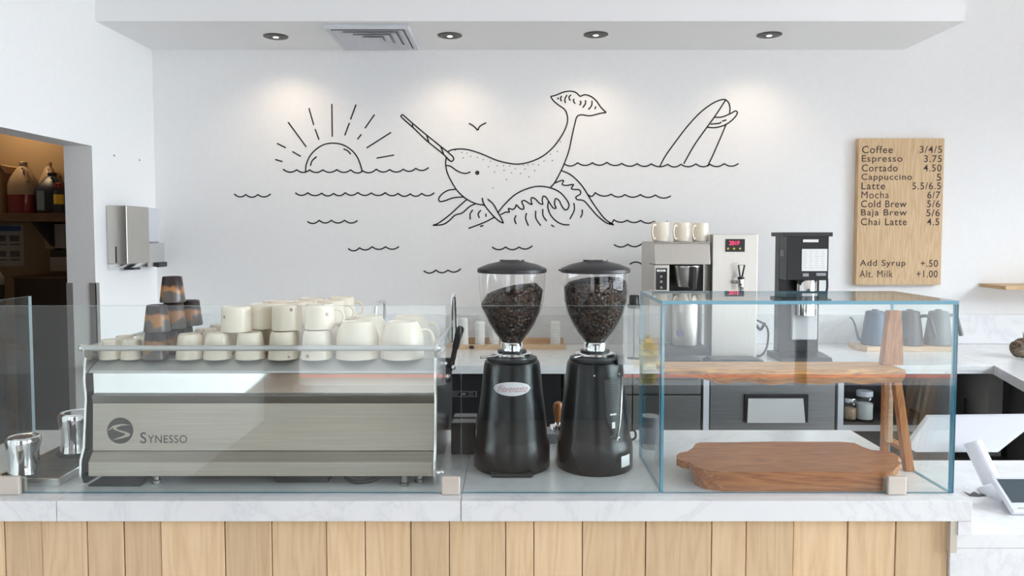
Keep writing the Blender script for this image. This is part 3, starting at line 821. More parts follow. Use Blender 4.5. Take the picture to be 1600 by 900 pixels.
gy = 2.365
grinder('black coffee grinder with the white oval badge, next to the espresso machine', Xp(800, gy, 1.1), gy, badge=True)
grinder('black coffee grinder without badge, next to the glass display case', Xp(929, gy, 1.1), gy, badge=False)

# small things behind and between the grinders
b = MB(); bx = (Xp(846, 2.62, 1), Xp(882, 2.62, 1)); ts = thing('tamping_block', 'low grey steel tamping block behind the gap between the grinders', 'tamping block', ((bx[0] + bx[1]) / 2, 2.65, CT))
b.box(bx[0], bx[1] + .03, 2.60, 2.70, CT, .985, bev=.004); b.build('block', M['grey'], ts)
tp = thing('tamper', 'tamper with turned reddish wood handle between the two grinders', 'tamper', (Xp(872, 2.64, 1), 2.645, .985))
xx = Xp(872, 2.645, 1.03)
b = MB(); b.lathe([(.029, .9852), (.029, 1.003), (.012, 1.008), (.0105, 1.015)], (xx, 2.645, 0), 28); b.build('base', M['chrome'], tp)
b = MB(); b.lathe([(.0105, 1.0152), (.013, 1.03), (.0165, 1.055), (.0175, 1.070), (.014, 1.082), (.006, 1.087)], (xx, 2.645, 0), 24); b.build('handle', M['handlewood'], tp)
kb = thing('knock_box', 'black box standing on the counter between espresso machine and badged grinder', 'knock box', (-.158, 2.53, CT))
b = MB(); b.box(-.199, -.118, 2.47, 2.61, CT, 1.055, bev=.006, seg=3); b.build('bin', M['black'], kb)
b = MB(); b.tube([(-.197, 2.54, 1.050), (-.120, 2.54, 1.050)], .008, 12); b.build('knock_bar', M['rubber'], kb)
# cup behind the glass corner
q = G(1015, 697, CT)
cpt = thing('cup', 'pale blue-grey tall cup with white top behind the display case corner', 'cup', (Xp(1015, 2.62, 1), 2.62, CT))
cx_ = Xp(1015, 2.62, 1)
b = MB(); b.lathe([(.029, CT), (.0305, CT + .004), (.0335, CT + .086), (.0345, CT + .092)], (cx_, 2.62, 0), 32); b.build('body', M['lavender'], cpt)
b = MB(); b.lathe([(.0345, CT + .0922), (.033, CT + .094), (.0315, CT + .0925), (.002, CT + .0925)], (cx_, 2.62, 0), 32); b.build('rim', M['paper'], cpt)
b = MB(); xx = Xp(987, 2.55, 1)
mg = thing('dark_cup', 'dark cup half hidden behind the unbadged grinder', 'cup', (xx - .045, 2.55, CT))
b.lathe([(.030, CT), (.035, CT + .01), (.040, CT + .075), (.037, CT + .075), (.033, CT + .012), (.002, CT + .012)], (xx - .045, 2.55, 0), 28); b.build('body', M['blackp'], mg)
b = MB(); b.tube([(xx - .008, 2.55, CT + .060), (xx + .010, 2.55, CT + .058), (xx + .012, 2.55, CT + .035), (xx - .010, 2.55, CT + .024)], .004, 8, smooth=5); b.build('handle', M['blackp'], mg)

# ------------------------------------------------------------------ inside the display case
# live-edge serving board
BZ = 1.006
top = [(1057, 711), (1063, 707), (1074, 705), (1082, 700), (1087, 693), (1094, 691), (1130, 691), (1200, 690), (1310, 690), (1335, 692), (1348, 698), (1362, 703), (1388, 705), (1397, 708), (1405, 713), (1403, 719), (1407, 725), (1401, 730), (1395, 736), (1385, 741), (1371, 744), (1250, 744), (1133, 742), (1100, 734), (1083, 727), (1078, 722), (1066, 720), (1058, 717)]
pts = [G(px, py, BZ) for px, py in top]
sb_ = thing('serving_board', 'thick live-edge wooden serving board lying in the glass case', 'serving board', (sum(p.x for p in pts) / len(pts), 2.28, CT))
b = MB(); n = len(pts); rows = []
cxm = sum(p.x for p in pts) / n; cym = sum(p.y for p in pts) / n
t = bmesh.new()
fac = [1., 1.004, 1.0, .992, .985]; zz = [BZ, BZ - .005, BZ - .02, BZ - .04, CT + .0005]
for kf, z in zip(fac, zz):
    ring = []
    for i, p in enumerate(pts):
        j = .0022 * math.sin(i * 2.7 + z * 90) if z < BZ else 0
        x = cxm + (p.x - cxm) * kf + j; y = max(cym + (p.y - cym) * kf + j, YG + T + .004)
        if i in (14, 15, 16, 17, 18) and z < BZ: x -= .012 * (BZ - z) / .056
        zz_ = z
        if i in (27, 0, 1, 2, 25, 26): zz_ = max(z, BZ - .022)
        ring.append(t.verts.new((x, y, zz_)))
    rows.append(ring)
for a, c in zip(rows, rows[1:]):
    for i in range(n): t.faces.new((a[i], a[(i + 1) % n], c[(i + 1) % n], c[i])).material_index = 1
tf = t.faces.new(rows[0]); tf.material_index = 0; t.faces.new(rows[-1][::-1])
bmesh.ops.recalc_face_normals(t, faces=t.faces)
me = bpy.data.meshes.new('t'); t.to_mesh(me); t.free(); b.bm.from_mesh(me)
b.build('board', [M['slab'], M['slab']], sb_)
# rough broken end
b = MB()
for k in range(26):
    u = random.random(); p = G(1388 + 16 * random.random(), 714 + u * 22, BZ - .004); z = BZ - .006 - random.random() * .034
    b.ball((p.x - .004, p.y, z), .007 + random.random() * .005, sc=(1.2, .8, .9), n=8)
b.build('broken_end', M['slabedge'], sb_)

# display stand: plank on an A-frame
st = thing('display_stand', 'rustic wooden stand with a live-edge plank shelf on splayed legs in the glass case', 'display stand', (1.1, 2.36, CT))
zt = Zp(577, 2.27); zb_ = Zp(602, 2.27)
b = MB(); n = 26; t = bmesh.new(); rows = []
for i in range(n + 1):
    u = i / n; x = Xp(1037, 2.27, 1.3) + .002 + u * (Xp(1412, 2.27, 1.3) - Xp(1037, 2.27, 1.3))
    w1 = .012 * math.sin(u * 9) + .006 * math.sin(u * 23); th = (zt - zb_) * (.55 + .45 * min(u / .24, 1) ** 2) * (1 + .06 * math.sin(u * 31))
    yf = 2.262 + w1 * .4 + .02 * (1 - u) ** 3; yk = 2.405
    rows.append([t.verts.new(p) for p in ((x, yf, zt), (x, yf - .004, zt - th * .25), (x, yf + .006, zt - th * .6), (x, yf + .03, zt - th), (x, yk - .03, zt - th), (x, yk, zt - th * .5), (x, yk, zt))])
for a, c in zip(rows, rows[1:]):
    for i in range(7): t.faces.new((a[i], a[(i + 1) % 7], c[(i + 1) % 7], c[i]))
t.faces.new(rows[0]); t.faces.new(rows[-1][::-1])
b._take(t, 0); b.build('plank_shelf', M['plank'], st)


def beam(name, a, c, w0, w1, dy, mt, parent):
    b = MB(); a, c = Vector(a), Vector(c); h = Vector((.5, 0, 0))
    v = []
    for p, w_ in ((a, w0), (c, w1)):
        for (sx, sy) in ((-1, -1), (1, -1), (1, 1), (-1, 1)): v.append((p.x + sx * w_ / 2, p.y + sy * dy / 2, p.z))
    b.mesh(v, [(0, 3, 2, 1), (4, 5, 6, 7), (0, 1, 5, 4), (1, 2, 6, 5), (2, 3, 7, 6), (3, 0, 4, 7)], 0, .002, 2)
    return b.build(name, mt, parent)


p1, p2 = V(1396, 485, 2.37), V(1392, 578, 2.35)
beam('upright', (p2.x, 2.35, zt + .0005), (p1.x, 2.37, p1.z), .064, .037, .03, M['leg'], st)
q1, q2 = V(1403, 602, 2.29), V(1418, 741, 2.31)
beam('leg', (q2.x, 2.305, CT + .0005), (q1.x, 2.30, zb_ + .006), .026, .022, .026, M['leg'], st)
q1, q2 = V(1385, 602, 2.38), V(1384, 712, 2.44)
beam('leg', (q2.x, 2.45, CT + .0005), (q1.x, 2.385, zb_ + .006), .021, .018, .022, M['leg'], st)
q1, q2 = V(1393, 603, 2.33), V(1391, 692, 2.36)
beam('brace', (q2.x, 2.37, q2.z), (q1.x, 2.34, zb_ + .006), .018, .012, .018, M['board'], st)
beam('stretcher', (V(1401, 694, 2.37).x, 2.37, V(1401, 697, 2.37).z), (V(1401, 690, 2.37).x, 2.37, V(1401, 691, 2.37).z), .030, .030, .11, M['leg'], st)

# ------------------------------------------------------------------ till at the right
PT = thing('till', 'white till screen seen from behind on a slanted white post', 'till', (1.5, 2.45, .855))
hexp = [(1452, 652), (1660, 650), (1640, 640), (1558, 707), (1430, 707), (1424, 700), (1424, 690)]
P = [V(1452, 652, 2.56), V(1632, 650, 2.56), V(1560, 707, 2.44), V(1432, 707, 2.44), V(1424, 703, 2.445), V(1424, 690, 2.47)]
b = MB(); nrm = Vector((0, -.9, .43)).normalized(); nn = len(P)
b.mesh([p for p in P] + [p - Vector((0, -.022, -.004)) * 1. for p in P], [tuple(range(nn)), tuple(range(2 * nn - 1, nn - 1, -1))] + [(i, (i + 1) % nn, nn + (i + 1) % nn, nn + i) for i in range(nn)], 0, .003, 2)
b.build('screen_back', M['white'], PT)
a_, c_ = V(1519, 690, 2.42), V(1550, 754, 2.37)
b = MB(); d_ = (c_ - a_).normalized()
foot = Vector((c_.x + .008, c_.y - .003, .8620))
b.tube([a_, c_], .0275, 28); b.build('post', M['white'], PT)
b = MB(); b.lathe([(.07, .8552), (.07, .860), (.06, .864), (.002, .864)], (foot.x + .03, foot.y, 0), 32); b.build('base', M['white'], PT)

CD = thing('card_reader', 'small white customer tablet with dark screen lying tilted on the till counter', 'tablet', (1.45, 2.2, .855))
# tilted slab: lower front edge on the counter, upper edge raised
A = V(1547, 744, 2.30); Bq = G(1583, 803, .862); Wd = Vector((.24, 0, 0))
T0, T1 = Vector((A.x, 2.30, A.z)), Vector((Bq.x - .0, Bq.y, .868))
up_ = (T0 - T1).normalized(); nr = Wd.normalized().cross(up_).normalized()
if nr.z < 0: nr = -nr
v = [T1, T1 + Wd, T0 + Wd, T0]; th = nr * -.016
b = MB(); b.mesh([*v, *[p + th for p in v]], [(0, 1, 2, 3), (7, 6, 5, 4), (0, 4, 5, 1), (1, 5, 6, 2), (2, 6, 7, 3), (3, 7, 4, 0)], 0, .005, 3); b.build('housing', M['white'], CD)
i0 = .014; e_ = (T0 - T1).length
def onT(x, y): return T1 + Vector((x, 0, 0)) + up_ * y + nr * .0006
b = MB(); vs = [b.bm.verts.new(onT(*q)) for q in ((.014, .034), (.226, .034), (.226, e_ - .012), (.014, e_ - .012))]; b.bm.faces.new(vs); b.build('screen', M['screen'], CD)
b = MB(); vs = [b.bm.verts.new(onT(*q)) for q in ((.02, .012), (.05, .012), (.05, .015), (.02, .015))]; b.bm.faces.new(vs); b.build('slot', M['grey'], CD)
b = MB(); z0 = T0 + th; b.prism([(T0.y - .01, .8552), (T0.y + .03, .8552), (T0.y - .004, z0.z - .012), (T0.y - .018, z0.z - .016)], 'x', T0.x + .03, T0.x + .21, bev=.003); b.build('rest', M['white'], CD)
# sticker on the counter
b = MB()
P2 = [(1506, 768), (1515, 772), (1522, 768), (1530, 772), (1537, 768), (1548, 769), (1546, 774), (1530, 776), (1515, 775)]
b.prism([(G(x, y, .856).x, G(x, y, .856).y) for x, y in P2], 'z', .8552, .8562)
tag(b.build('sticker', M['blackp']), 'small black curly sticker on the till counter below the white post', 'sticker')

# ------------------------------------------------------------------ back counter
xbl, xbr = XL + .001, Xp(1553, YE, BT)
bw = thing('marble_worktop', 'white marble worktop along the back wall under the mural', 'worktop', (0, YE + .4, BT - .05))
bzb = Zp(584, YE)
b = MB(); b.box(xbl, xbr, YE, YB - .001, BT - .03, BT, bev=.003); b.box(xbl, xbr, YE + .0005, YE + .03, bzb, BT - .03); b.build('slab', M['marble'], bw)
b = MB(); b.box(xbl, XR - .01, YB - .02, YB - .001, BT + .0005, Zp(491, YB), bev=.002); tag(b.build('backsplash', M['marble']), 'low white marble backsplash along the back wall behind kettles and brewer', 'backsplash')
rcw = thing('return_worktop', 'angled white marble worktop turning forward from the back wall, carrying driftwood', 'worktop', (3.2, 4.2, BT - .05))
c1, c2 = Vector((xbr, YE, 0)), G(1600, 590, BT); d_ = (c2 - G(1552, 565, BT)); d_.z = 0; d_.normalize(); c3 = c1 + d_ * .85
b = MB(); b.prism([(xbr + .001, YB - .022), (xbr + .001, YE), (c3.x, c3.y), (XR - .02, c3.y), (XR - .02, YB - .022)], 'z', BT - .05, BT, bev=.002); b.build('slab', M['marble'], rcw)
# cabinets under the back counter
YU = YE + .035
def cab(name, label, px0, px1, mt, cat='cabinet', y1=None):
    x0, x1 = Xp(px0, YU, .8), Xp(px1, YU, .8)
    t = thing(name, label, cat, ((x0 + x1) / 2, YU + .3, 0)); return t, x0 + .002, x1 - .002


t, x0, x1 = cab('cabinet', 'white base cabinet under the back worktop, behind the espresso machine', 240, 640, None)
B('carcass', M['ltgrey'], t, (x0, x1, YU + .02, YB - .03, .08, bzb - .002)); B('plinth', M['slate'], t, (x0, x1, YU + .06, YB - .05, 0, .08))
for k in range(3):
    a = x0 + (x1 - x0) * k / 3
    d = B('door', M['ltgrey'], t, (a + .003, a + (x1 - x0) / 3 - .003, YU, YU + .0195, .09, bzb - .006), bev=.002); B('handle', M['satin'], d, (a + .05, a + .2, YU - .02, YU - .012, bzb - .06, bzb - .05))
t, x0, x1 = cab('undercounter_fridge', 'black undercounter fridge below the back worktop, behind the badged grinder', 642, 878, None, 'fridge')
B('body', M['blackp'], t, (x0, x1, YU + .04, YB - .03, .02, bzb - .004))
xm = Xp(838, YU, .8)
dr = B('door', M['black'], t, (x0 + .002, xm - .003, YU, YU + .0395, .10, bzb - .008), bev=.004)
b = MB(); fnp = lambda p: Vector((p[0], YU - .001, p[1])); q0, q1 = V(702, 620, YU), V(745, 611, YU); 
for (u0, u1, v0, v1) in ((0, 1, 0, .1), (0, 1, .9, 1), (.96, 1, .1, .9), (.08, .30, .25, .38), (.08, .36, .6, .72), (.44, .60, .3, .7), (.68, .88, .25, .36), (.68, .88, .62, .74)):
    b.box(q0.x + (q1.x - q0.x) * u0, q0.x + (q1.x - q0.x) * u1, YU - .0016, YU - .0004, q0.z + (q1.z - q0.z) * v0, q0.z + (q1.z - q0.z) * v1)
b.build('dim_label', M['dimgrey'], dr)
q0, q1 = V(697, 667, YU), V(707, 657, YU)
B('indicator', M['dimgrey'], dr, (q0.x, q1.x, YU - .002, YU - .0005, q0.z, q0.z + .004), (q0.x, q1.x, YU - .002, YU - .0005, q1.z - .004, q1.z), (q0.x, q0.x + .004, YU - .002, YU - .0005, q0.z, q1.z), (q1.x - .004, q1.x, YU - .002, YU - .0005, q0.z, q1.z))
q0, q1 = V(698, 648, YU), V(703, 635, YU); b = MB(); b.prism([(q0.x, q0.z), (q0.x + .008, q0.z), (q1.x + .008, q1.z), (q1.x, q1.z)], 'y', YU - .006, YU - .0005); b.build('handle', M['satin'], dr)
B('door', M['blackg'], t, (xm + .003, x1 - .002, YU, YU + .0395, .10, bzb - .008), bev=.004)
t, x0, x1 = cab('undercounter_fridge', 'steel undercounter fridge with drawers below the coffee brewer', 880, 1096, None, 'fridge')
B('body', M['darksteel'], t, (x0, x1, YU + .04, YB - .03, .02, bzb - .004))
zs = [bzb - .008, Zp(617, YU), Zp(640, YU), .10]
for k in range(2):
    a, c = (x0 + .002, (x0 + x1) / 2 - .003) if k == 0 else ((x0 + x1) / 2 + .003, x1 - .002)
    d = B('drawer', M['steelcool'], t, (a, c, YU, YU + .0395, zs[1] + .004, zs[0]), bev=.002); B('handle', M['darksteel'], d, (a + .02, c - .02, YU - .012, YU - .001, zs[0] - .03, zs[0] - .02))
    d = B('door', M['steelcool'], t, (a, c, YU, YU + .0395, .10, zs[1] - .004), bev=.002)
B('end_post', M['white'], bw, (Xp(1099, YU, .8), Xp(1108, YU, .8), YU - .002, YB - .03, 0, bzb - .003))
t, x0, x1 = cab('ice_machine', 'steel undercounter ice machine with dark framed flap below the hot water tower', 1110, 1307, None, 'ice machine')
B('body', M['steelcool'], t, (x0, x1, YU + .01, YB - .03, .02, bzb - .004), bev=.003)
q0, q1 = V(1163, 660, YU), V(1263, 616, YU)
fl = B('flap_frame', M['blackp'], t, (q0.x, q1.x, YU - .004, YU + .0095, q0.z, q1.z), bev=.002)
b = MB(); zl = Zp(622, YU); b.prism([(Xp(1167, YU, .8), q0.z - .001), (Xp(1258, YU, .8), q0.z - .001), (Xp(1254, YU, .8), zl), (Xp(1168, YU, .8), zl)], 'y', YU - .012, YU - .0045, bev=.002); b.build('flap', M['ltgrey'], fl)
# open cabinet with jars
t, x0, x1 = cab('open_cabinet', 'white framed open cabinet with glass jars under the back worktop', 1309, 1490, None)
zsh = Zp(665, YU)
b = MB(); b.box(x0, x0 + .03, YU, YB - .05, .02, bzb - .003); b.box(x1 - .02, x1, YU, YB - .05, .02, bzb - .003); b.box(x0 + .03, x1 - .02, YU, YB - .05, zsh - .03, zsh); b.box(x0 + .03, x1 - .02, YU + .01, YB - .05, .02, .05); b.build('frame', M['white'], t)
B('back', M['slate'], t, (x0 + .031, x1 - .021, YB - .32, YB - .30, .05, bzb - .004))
B('dark_shelf_sheet', M['slate'], t, (x0 + .031, x1 - .021, YU + .012, YB - .33, zsh + .0002, zsh + .002))  # thin dark sheet over the white shelf, same tone as the back
for k, (px, pyb, hgt, r, lab) in enumerate(((1329, 655, .12, .035, 'small glass jar with metal lid in the open cabinet'), (1351, 656, .16, .05, 'wider glass jar with white lid in the open cabinet'))):
    xx = Xp(px, YU + .10, .8); j = thing('glass_jar', lab, 'jar', (xx, YU + .10, zsh + .002), 'jars in the open cabinet')
    b = MB(); z0 = zsh + .0022; b.lathe([(r * .9, z0), (r, z0 + .01), (r, z0 + hgt * .75), (r * .8, z0 + hgt * .85)], (xx, YU + .10, 0), 24); b.build('body', M['clearglass'], j)
    b = MB(); b.lathe([(r * .85, z0 + hgt * .851), (r * .85, z0 + hgt), (r * .8, z0 + hgt + .004)], (xx, YU + .10, 0), 24); b.build('lid', M['satin'] if k == 0 else M['white'], j)
    b = MB(); b.lathe([(r * .8, z0 + .012), (r * .85, z0 + .015), (r * .85, z0 + hgt * .6), (.002, z0 + hgt * .62)], (xx, YU + .10, 0), 20); b.build('contents', M['board'] if k == 0 else M['paper'], j)
# angled cabinet under the return
t = thing('cabinet', 'dark open cabinet with grey side panel under the angled worktop', 'cabinet', (2.7, YE + .3, 0))
xg0, xg1 = Xp(1492, YU, .8), Xp(1572, YU, .8)
b = MB(); b.box(xg0, xg1 + .6, YB - .25, YB - .22, .02, bzb - .005); b.box(xg0, xg1 + .6, YU + .02, YB - .26, .45, .48); b.build('back', M['slate'], t)
b = MB(); pA, pB = Vector((xbr + .02, YE + .012, 0)), Vector((xbr + .02, YE + .012, 0)) + d_ * .04
b.prism([(xbr - .015, YB - .26), (xbr + .06, YB - .26), (xbr + .09, YE + .06), (xbr + .015, YE + .06)], 'z', .02, bzb - .006); b.build('side_panel', M['panelgrey'], t)
b = MB(); b.prism([(xbr + .095, YE + .02), (c3.x + .05, c3.y + .03), (c3.x + .5, c3.y + .03), (xbr + .5, YE + .4)], 'z', .02, BT - .056); b.build('carcass', M['slate'], t)
b = MB(); b.box(xg0 + .01, xbr - .03, YE + .10, YB - .27, zsh - .02, zsh); b.build('shelf', M['panelgrey'], t)
for k, px in enumerate((1514, 1526)):
    xx = Xp(px, YE + .25, .8); b = MB(); b.lathe([(.018, 0), (.021, .003), (.024, .10), (.0225, .10), (.019, .006), (.002, .006)], (xx, YE + .25, zsh + .0005), 24)
    tag(b.build('steel_cup', M['satin']), 'steel cup on the shelf under the angled worktop, ' + ('farther from' if k == 0 else 'nearer to') + ' the grey panel', 'cup', 'steel cups under the worktop')

# --- faucet
yf = YB - .16; xf = Xp(596, yf, 1.2); fz = BT
ft = thing('faucet', 'chrome gooseneck tap rising behind the cream latte cups', 'tap', (xf, yf, BT))
b = MB(); zt_ = Zp(470, yf); b.tube([(xf + .018, yf, BT + .03), (xf + .018, yf, zt_ - .03), (xf + .016, yf - .01, zt_ - .008), (xf + .002, yf - .05, zt_), (xf - .014, yf - .09, zt_ - .02), (xf - .018, yf - .10, zt_ - .07)], .0105, 12, smooth=6); b.build('spout', M['chrome'], ft)
b = MB(); b.lathe([(.028, 0), (.028, .006), (.016, .012), (.014, .035)], (xf + .018, yf, BT), 20); b.build('base', M['chrome'], ft)
b = MB(); b.tube([(xf + .032, yf, BT + .025), (xf + .075, yf, BT + .045)], .006, 10); b.build('handle', M['chrome'], ft)

# --- rack with cup stacks
yr = YB - .17
tr_ = thing('cup_rack', 'low pale tray holding white cups and lids on the back worktop', 'tray', (Xp(780, yr, 1), yr, BT))
xa, xb_ = Xp(682, yr, 1), Xp(882, yr, 1)
b = MB(); b.box(xa, xb_, yr - .075, yr + .08, BT, BT + .012); b.box(xa, xb_, yr - .085, yr - .075, BT, BT + .03); b.box(xa, xb_, yr + .08, yr + .09, BT, BT + .05); b.build('tray', M['board'], tr_)
b = MB(); xk = Xp(737, yr - .085, 1); b.ball((xk, yr - .088, BT + .016), .012, sc=(1.3, .6, .9)); b.build('knob', M['blackp'], tr_)
hz = Zp(497, yr) - BT - .0125
for k, (px, lab) in enumerate(((709.5, 'tall smooth white cup stack on the pale tray, nearer the espresso machine'), (724.5, 'tall smooth white cup stack on the pale tray, nearer the grinder'))):
    xx = Xp(px, yr, 1.05); tk = thing('paper_cup_stack', lab, 'paper cups', (xx, yr, BT + .0125))
    b = MB(); b.lathe([(.026, 0), (.0285, .001), (.0285, hz * .3), (.024, hz - .002), (.022, hz), (.002, hz)], (xx, yr, BT + .0125), 28); b.build('outer_cup', M['paper'], tk)
    b = MB(); b.lathe([(.0290, .0), (.0298, .002), (.0290, .005)], (xx, yr, BT + .0125), 28, caps=False); b.build('rolled_rim', M['paper'], tk)
ld0 = None
for px, col in ((750, 'nearest the two tall cups'), (772, 'behind the badged grinder'), (868, 'between the two grinders')):
    xx = Xp(px, yr, 1.05)
    for i in range(9):
        z = BT + .0125 + i * .0165
        lab = 'white paper cup in the ridged stack %s on the tray' % col
        if ld0 is None:
            b = MB(); b.lathe([(.0295, 0), (.0305, .001), (.0305, .006), (.026, .0145), (.025, .016), (.002, .016)], (xx, yr, z), 24); ld0 = b.build('paper_cup', M['paper']); tag(ld0, lab, 'paper cup', 'nested cups ' + col); lz = ld0.location.copy()
        else:
            o = ld0.copy(); COL.objects.link(o); o.location = (xx, yr, z); o['label'] = lab; o['group'] = 'nested cups ' + col
# --- glass bottle with black top
yq = YE + .22; xq = Xp(990.5, yq, 1.1); zq = BT
bt_ = thing('cold_brew_bottle', 'tall clear glass cylinder with black cap between grinder and brewer', 'bottle', (xq, yq, BT))
z1, z2, z3 = Zp(551, yq), Zp(481, yq), Zp(461, yq)
b = MB(); b.lathe([(.034, z1 - .035), (.034, z1 + .02), (.033, z2)], (xq, yq, 0), 28, caps=False); b.build('cylinder', M['clearglass'], bt_)
b = MB(); b.lathe([(.036, BT), (.038, BT + .004), (.036, z1 - .0355)], (xq, yq, 0), 28); b.build('foot', M['darksteel'], bt_)
b = MB(); b.lathe([(.036, z2), (.036, z2 + .018), (.028, z2 + .02), (.027, z3 - .004), (.024, z3)], (xq, yq, 0), 28); b.build('cap', M['blackp'], bt_)
b = MB(); b.lathe([(.004, z1 - .03), (.004, z2)], (xq, yq, 0), 10); b.build('plunger', M['darksteel'], bt_)

# --- coffee brewer
y0 = YE + .14; y1_ = y0 + .42
def bxp(b, p0, p1, q0, q1, ya, yb, m=0, bev=0):       # a box from its outline in the photo and its depth
    b.box(Xp(p0, ya, 1.2), Xp(p1, ya, 1.2), ya, yb, Zp(q1, ya), Zp(q0, ya), m, bev)


br = thing('coffee_brewer', 'steel batch coffee brewer with three mugs on top at the back wall', 'coffee brewer', (Xp(1060, y0, 1), y0 + .2, BT))
xa, xb_ = Xp(1006, y0, 1.2), Xp(1108, y0, 1.2); xc_ = Xp(1022, y0, 1.2)
ztop = Zp(378, y0)
xin = Xp(1045, y0, 1.2)
b = MB(); b.box(xc_, xb_, y0 + .16, y1_, BT + .05, ztop - .004, bev=.003); b.box(xc_, xin, y0 + .0, y0 + .1595, Zp(455, y0), Zp(414, y0), bev=.002); b.box(xc_ - .0, xb_, y0 - .001, y1_, ztop - .004, ztop, bev=.001)
b.build('column', M['steelv'], br)
b = MB(); zz0, zz1 = Zp(413, y0), ztop - .0045; b.prism([(y0 - .012, zz0), (y0 + .159, zz0), (y0 + .159, zz1), (y0 + .012, zz1)], 'x', xc_, xb_, bev=.002); b.build('head', M['steelv'], br)
b = MB(); b.box(xin + .001, xb_ - .002, y0 + .13, y0 + .1585, Zp(470, y0), zz0 - .001); b.build('splash_panel', M['blackp'], br)
b = MB(); b.box(Xp(1024, y0, 1.2), Xp(1041.5, y0, 1.2), y0 - .004, y0 - .0003, Zp(453, y0), Zp(419, y0), bev=.001); cp = b.build('control_panel', M['blackg'], br)
b = MB(); fq = lambda p: Vector((p[0], y0 - .005, p[1])); q0, q1 = V(1026, 425, y0), V(1040, 421, y0); 
for (u0, u1) in ((0, .36), (.42, .66), (.70, 1)): b.box(q0.x + (q1.x - q0.x) * u0, q0.x + (q1.x - q0.x) * u1, y0 - .0055, y0 - .0042, q0.z + .002, q1.z)
b.build('white_print', M['paper'], cp)
B('button', M['grey'], cp, *[(V(1033, 440, y0).x - .006, V(1033, 440, y0).x + .006, y0 - .007, y0 - .0042, Zp(q, y0) - .006, Zp(q, y0) + .006) for q in (432, 440, 449)])
xk = Xp(1072, y0 + .05, 1.2); yk = y0 + .055
zk0, zk1 = Zp(450, y0), Zp(415, y0)
b = MB(); b.lathe([(.045, zk0), (.058, zk0 + .006), (.070, zk0 + (zk1 - zk0) * .55), (.076, zk1 - .012), (.080, zk1 - .010), (.080, zk1 - .002)], (xk, yk, 0), 36, sy=.9); bk = b.build('brew_basket', M['satin'], br)
b = MB(); b.box(xk + .004, xk + .034, yk - .105, yk - .055, zk0 - .004, zk1 - .004, bev=.006); b.build('basket_handle', M['blackp'], bk)
b = MB(); bxp(b, 1020, 1109, 544, 556, y0 - .02, y1_, 0, .004); b.build('base', M['blackp'], br)
zb0 = Zp(543, y0 - .02) + .002
b = MB(); b.lathe([(.070, zb0), (.074, zb0 + .01), (.074, zk0 - .055), (.060, zk0 - .03), (.045, zk0 - .022), (.002, zk0 - .02)], (xk + .002, yk + .01, 0), 36, sy=.85)
sv = tag(b.build('coffee_server', M['steelv']), 'round steel coffee server standing in the brewer under its basket', 'server')
b = MB(); q = V(1063, 521, yk - .06); b.lathe([(.022, 0), (.022, .002), (.002, .002)], (q.x, yk - .055, q.z), 28, axis='y'); bo = b.build('round_emblem', mat('purple_grey_print', (.10, .09, .17), .4), sv)
# correct the emblem so that it sits on the server's curved front
gm = None
for k, (px0, px1, lab) in enumerate(((1015, 1045, 'cream mug on the brewer, farthest from the water tower'), (1049, 1076, 'cream mug on the brewer, middle of the three'), (1078, 1105, 'cream mug on the brewer, next to the water tower'))):
    ym = y0 + .065; xx = (Xp(px0, ym, 1.6) + Xp(px1, ym, 1.6)) / 2 + .008
    if gm is None:
        gm = thing('mug', lab, 'mug', (xx, ym, ztop + .0005), 'mugs on the brewer'); zz = ztop + .0005; hh = Zp(347, ym) - zz
        b = MB(); b.lathe([(.042, zz), (.0455, zz + .004), (.047, zz + hh * .5), (.0455, zz + hh - .002), (.0445, zz + hh), (.042, zz + hh - .002), (.043, zz + .01), (.002, zz + .008)], (xx, ym, 0), 32); b.build('body', M['cream'], gm)
        b = MB(); b.tube([(xx - .035, ym - .032, zz + hh * .84), (xx - .052, ym - .058, zz + hh * .82), (xx - .060, ym - .064, zz + hh * .5), (xx - .050, ym - .056, zz + hh * .18), (xx - .035, ym - .030, zz + hh * .16)], .0055, 10, smooth=5); b.build('handle', M['plaincream'], gm)
    else: dup(gm, (xx, ym, ztop + .0005), lab, 0, .95 if k == 2 else .97)

# --- hot water tower
hw = thing('hot_water_tower', 'tall steel hot water dispenser with red digital display', 'water dispenser', (Xp(1147, y0, 1), y0 + .2, BT))
b = MB(); b.box(Xp(1112, y0, 1.2), Xp(1182.5, y0, 1.2), y0, y0 + .17, BT + .012, Zp(366, y0), bev=.004); bd = b.build('casing', M['steelv'], hw)
dp = MB(); bxp(dp, 1132, 1162, 373.5, 393.5, y0 - .004, y0 - .0003); dpo = dp.build('display', M['blackg'], bd)
fq = lambda p: Vector((p[0], y0 - .005, p[1]))
b = MB(); q0, q1 = V(1139.5, 383, y0 - .005), V(1155.5, 376.5, y0 - .005); b.text('201F', fq, q0.x, q1.x, q0.z, q1.z, space=1.1); b.build('digits', M['led'], dpo)
b = MB()
for px in (1137.5, 1147, 1156.5):
    q = V(px, 388.5, y0 - .005); b.box(q.x - .005, q.x + .005, y0 - .0055, y0 - .0045, q.z - .005, q.z + .005)
b.build('indicator', M['ylabel'], dpo)
xt = Xp(1156, y0 - .05, 1.2); tzz = Zp(442, y0 - .05)
b = MB(); b.tube([(xt - .03, y0 - .0005, tzz + .005), (xt - .02, y0 - .03, tzz + .005), (xt, y0 - .055, tzz + .005)], .011, 12); b.lathe([(.010, tzz - .045), (.013, tzz - .04), (.017, tzz - .01), (.017, tzz + .02), (.012, tzz + .026)], (xt, y0 - .06, 0), 20); tap_ = b.build('tap', M['chrome'], bd)
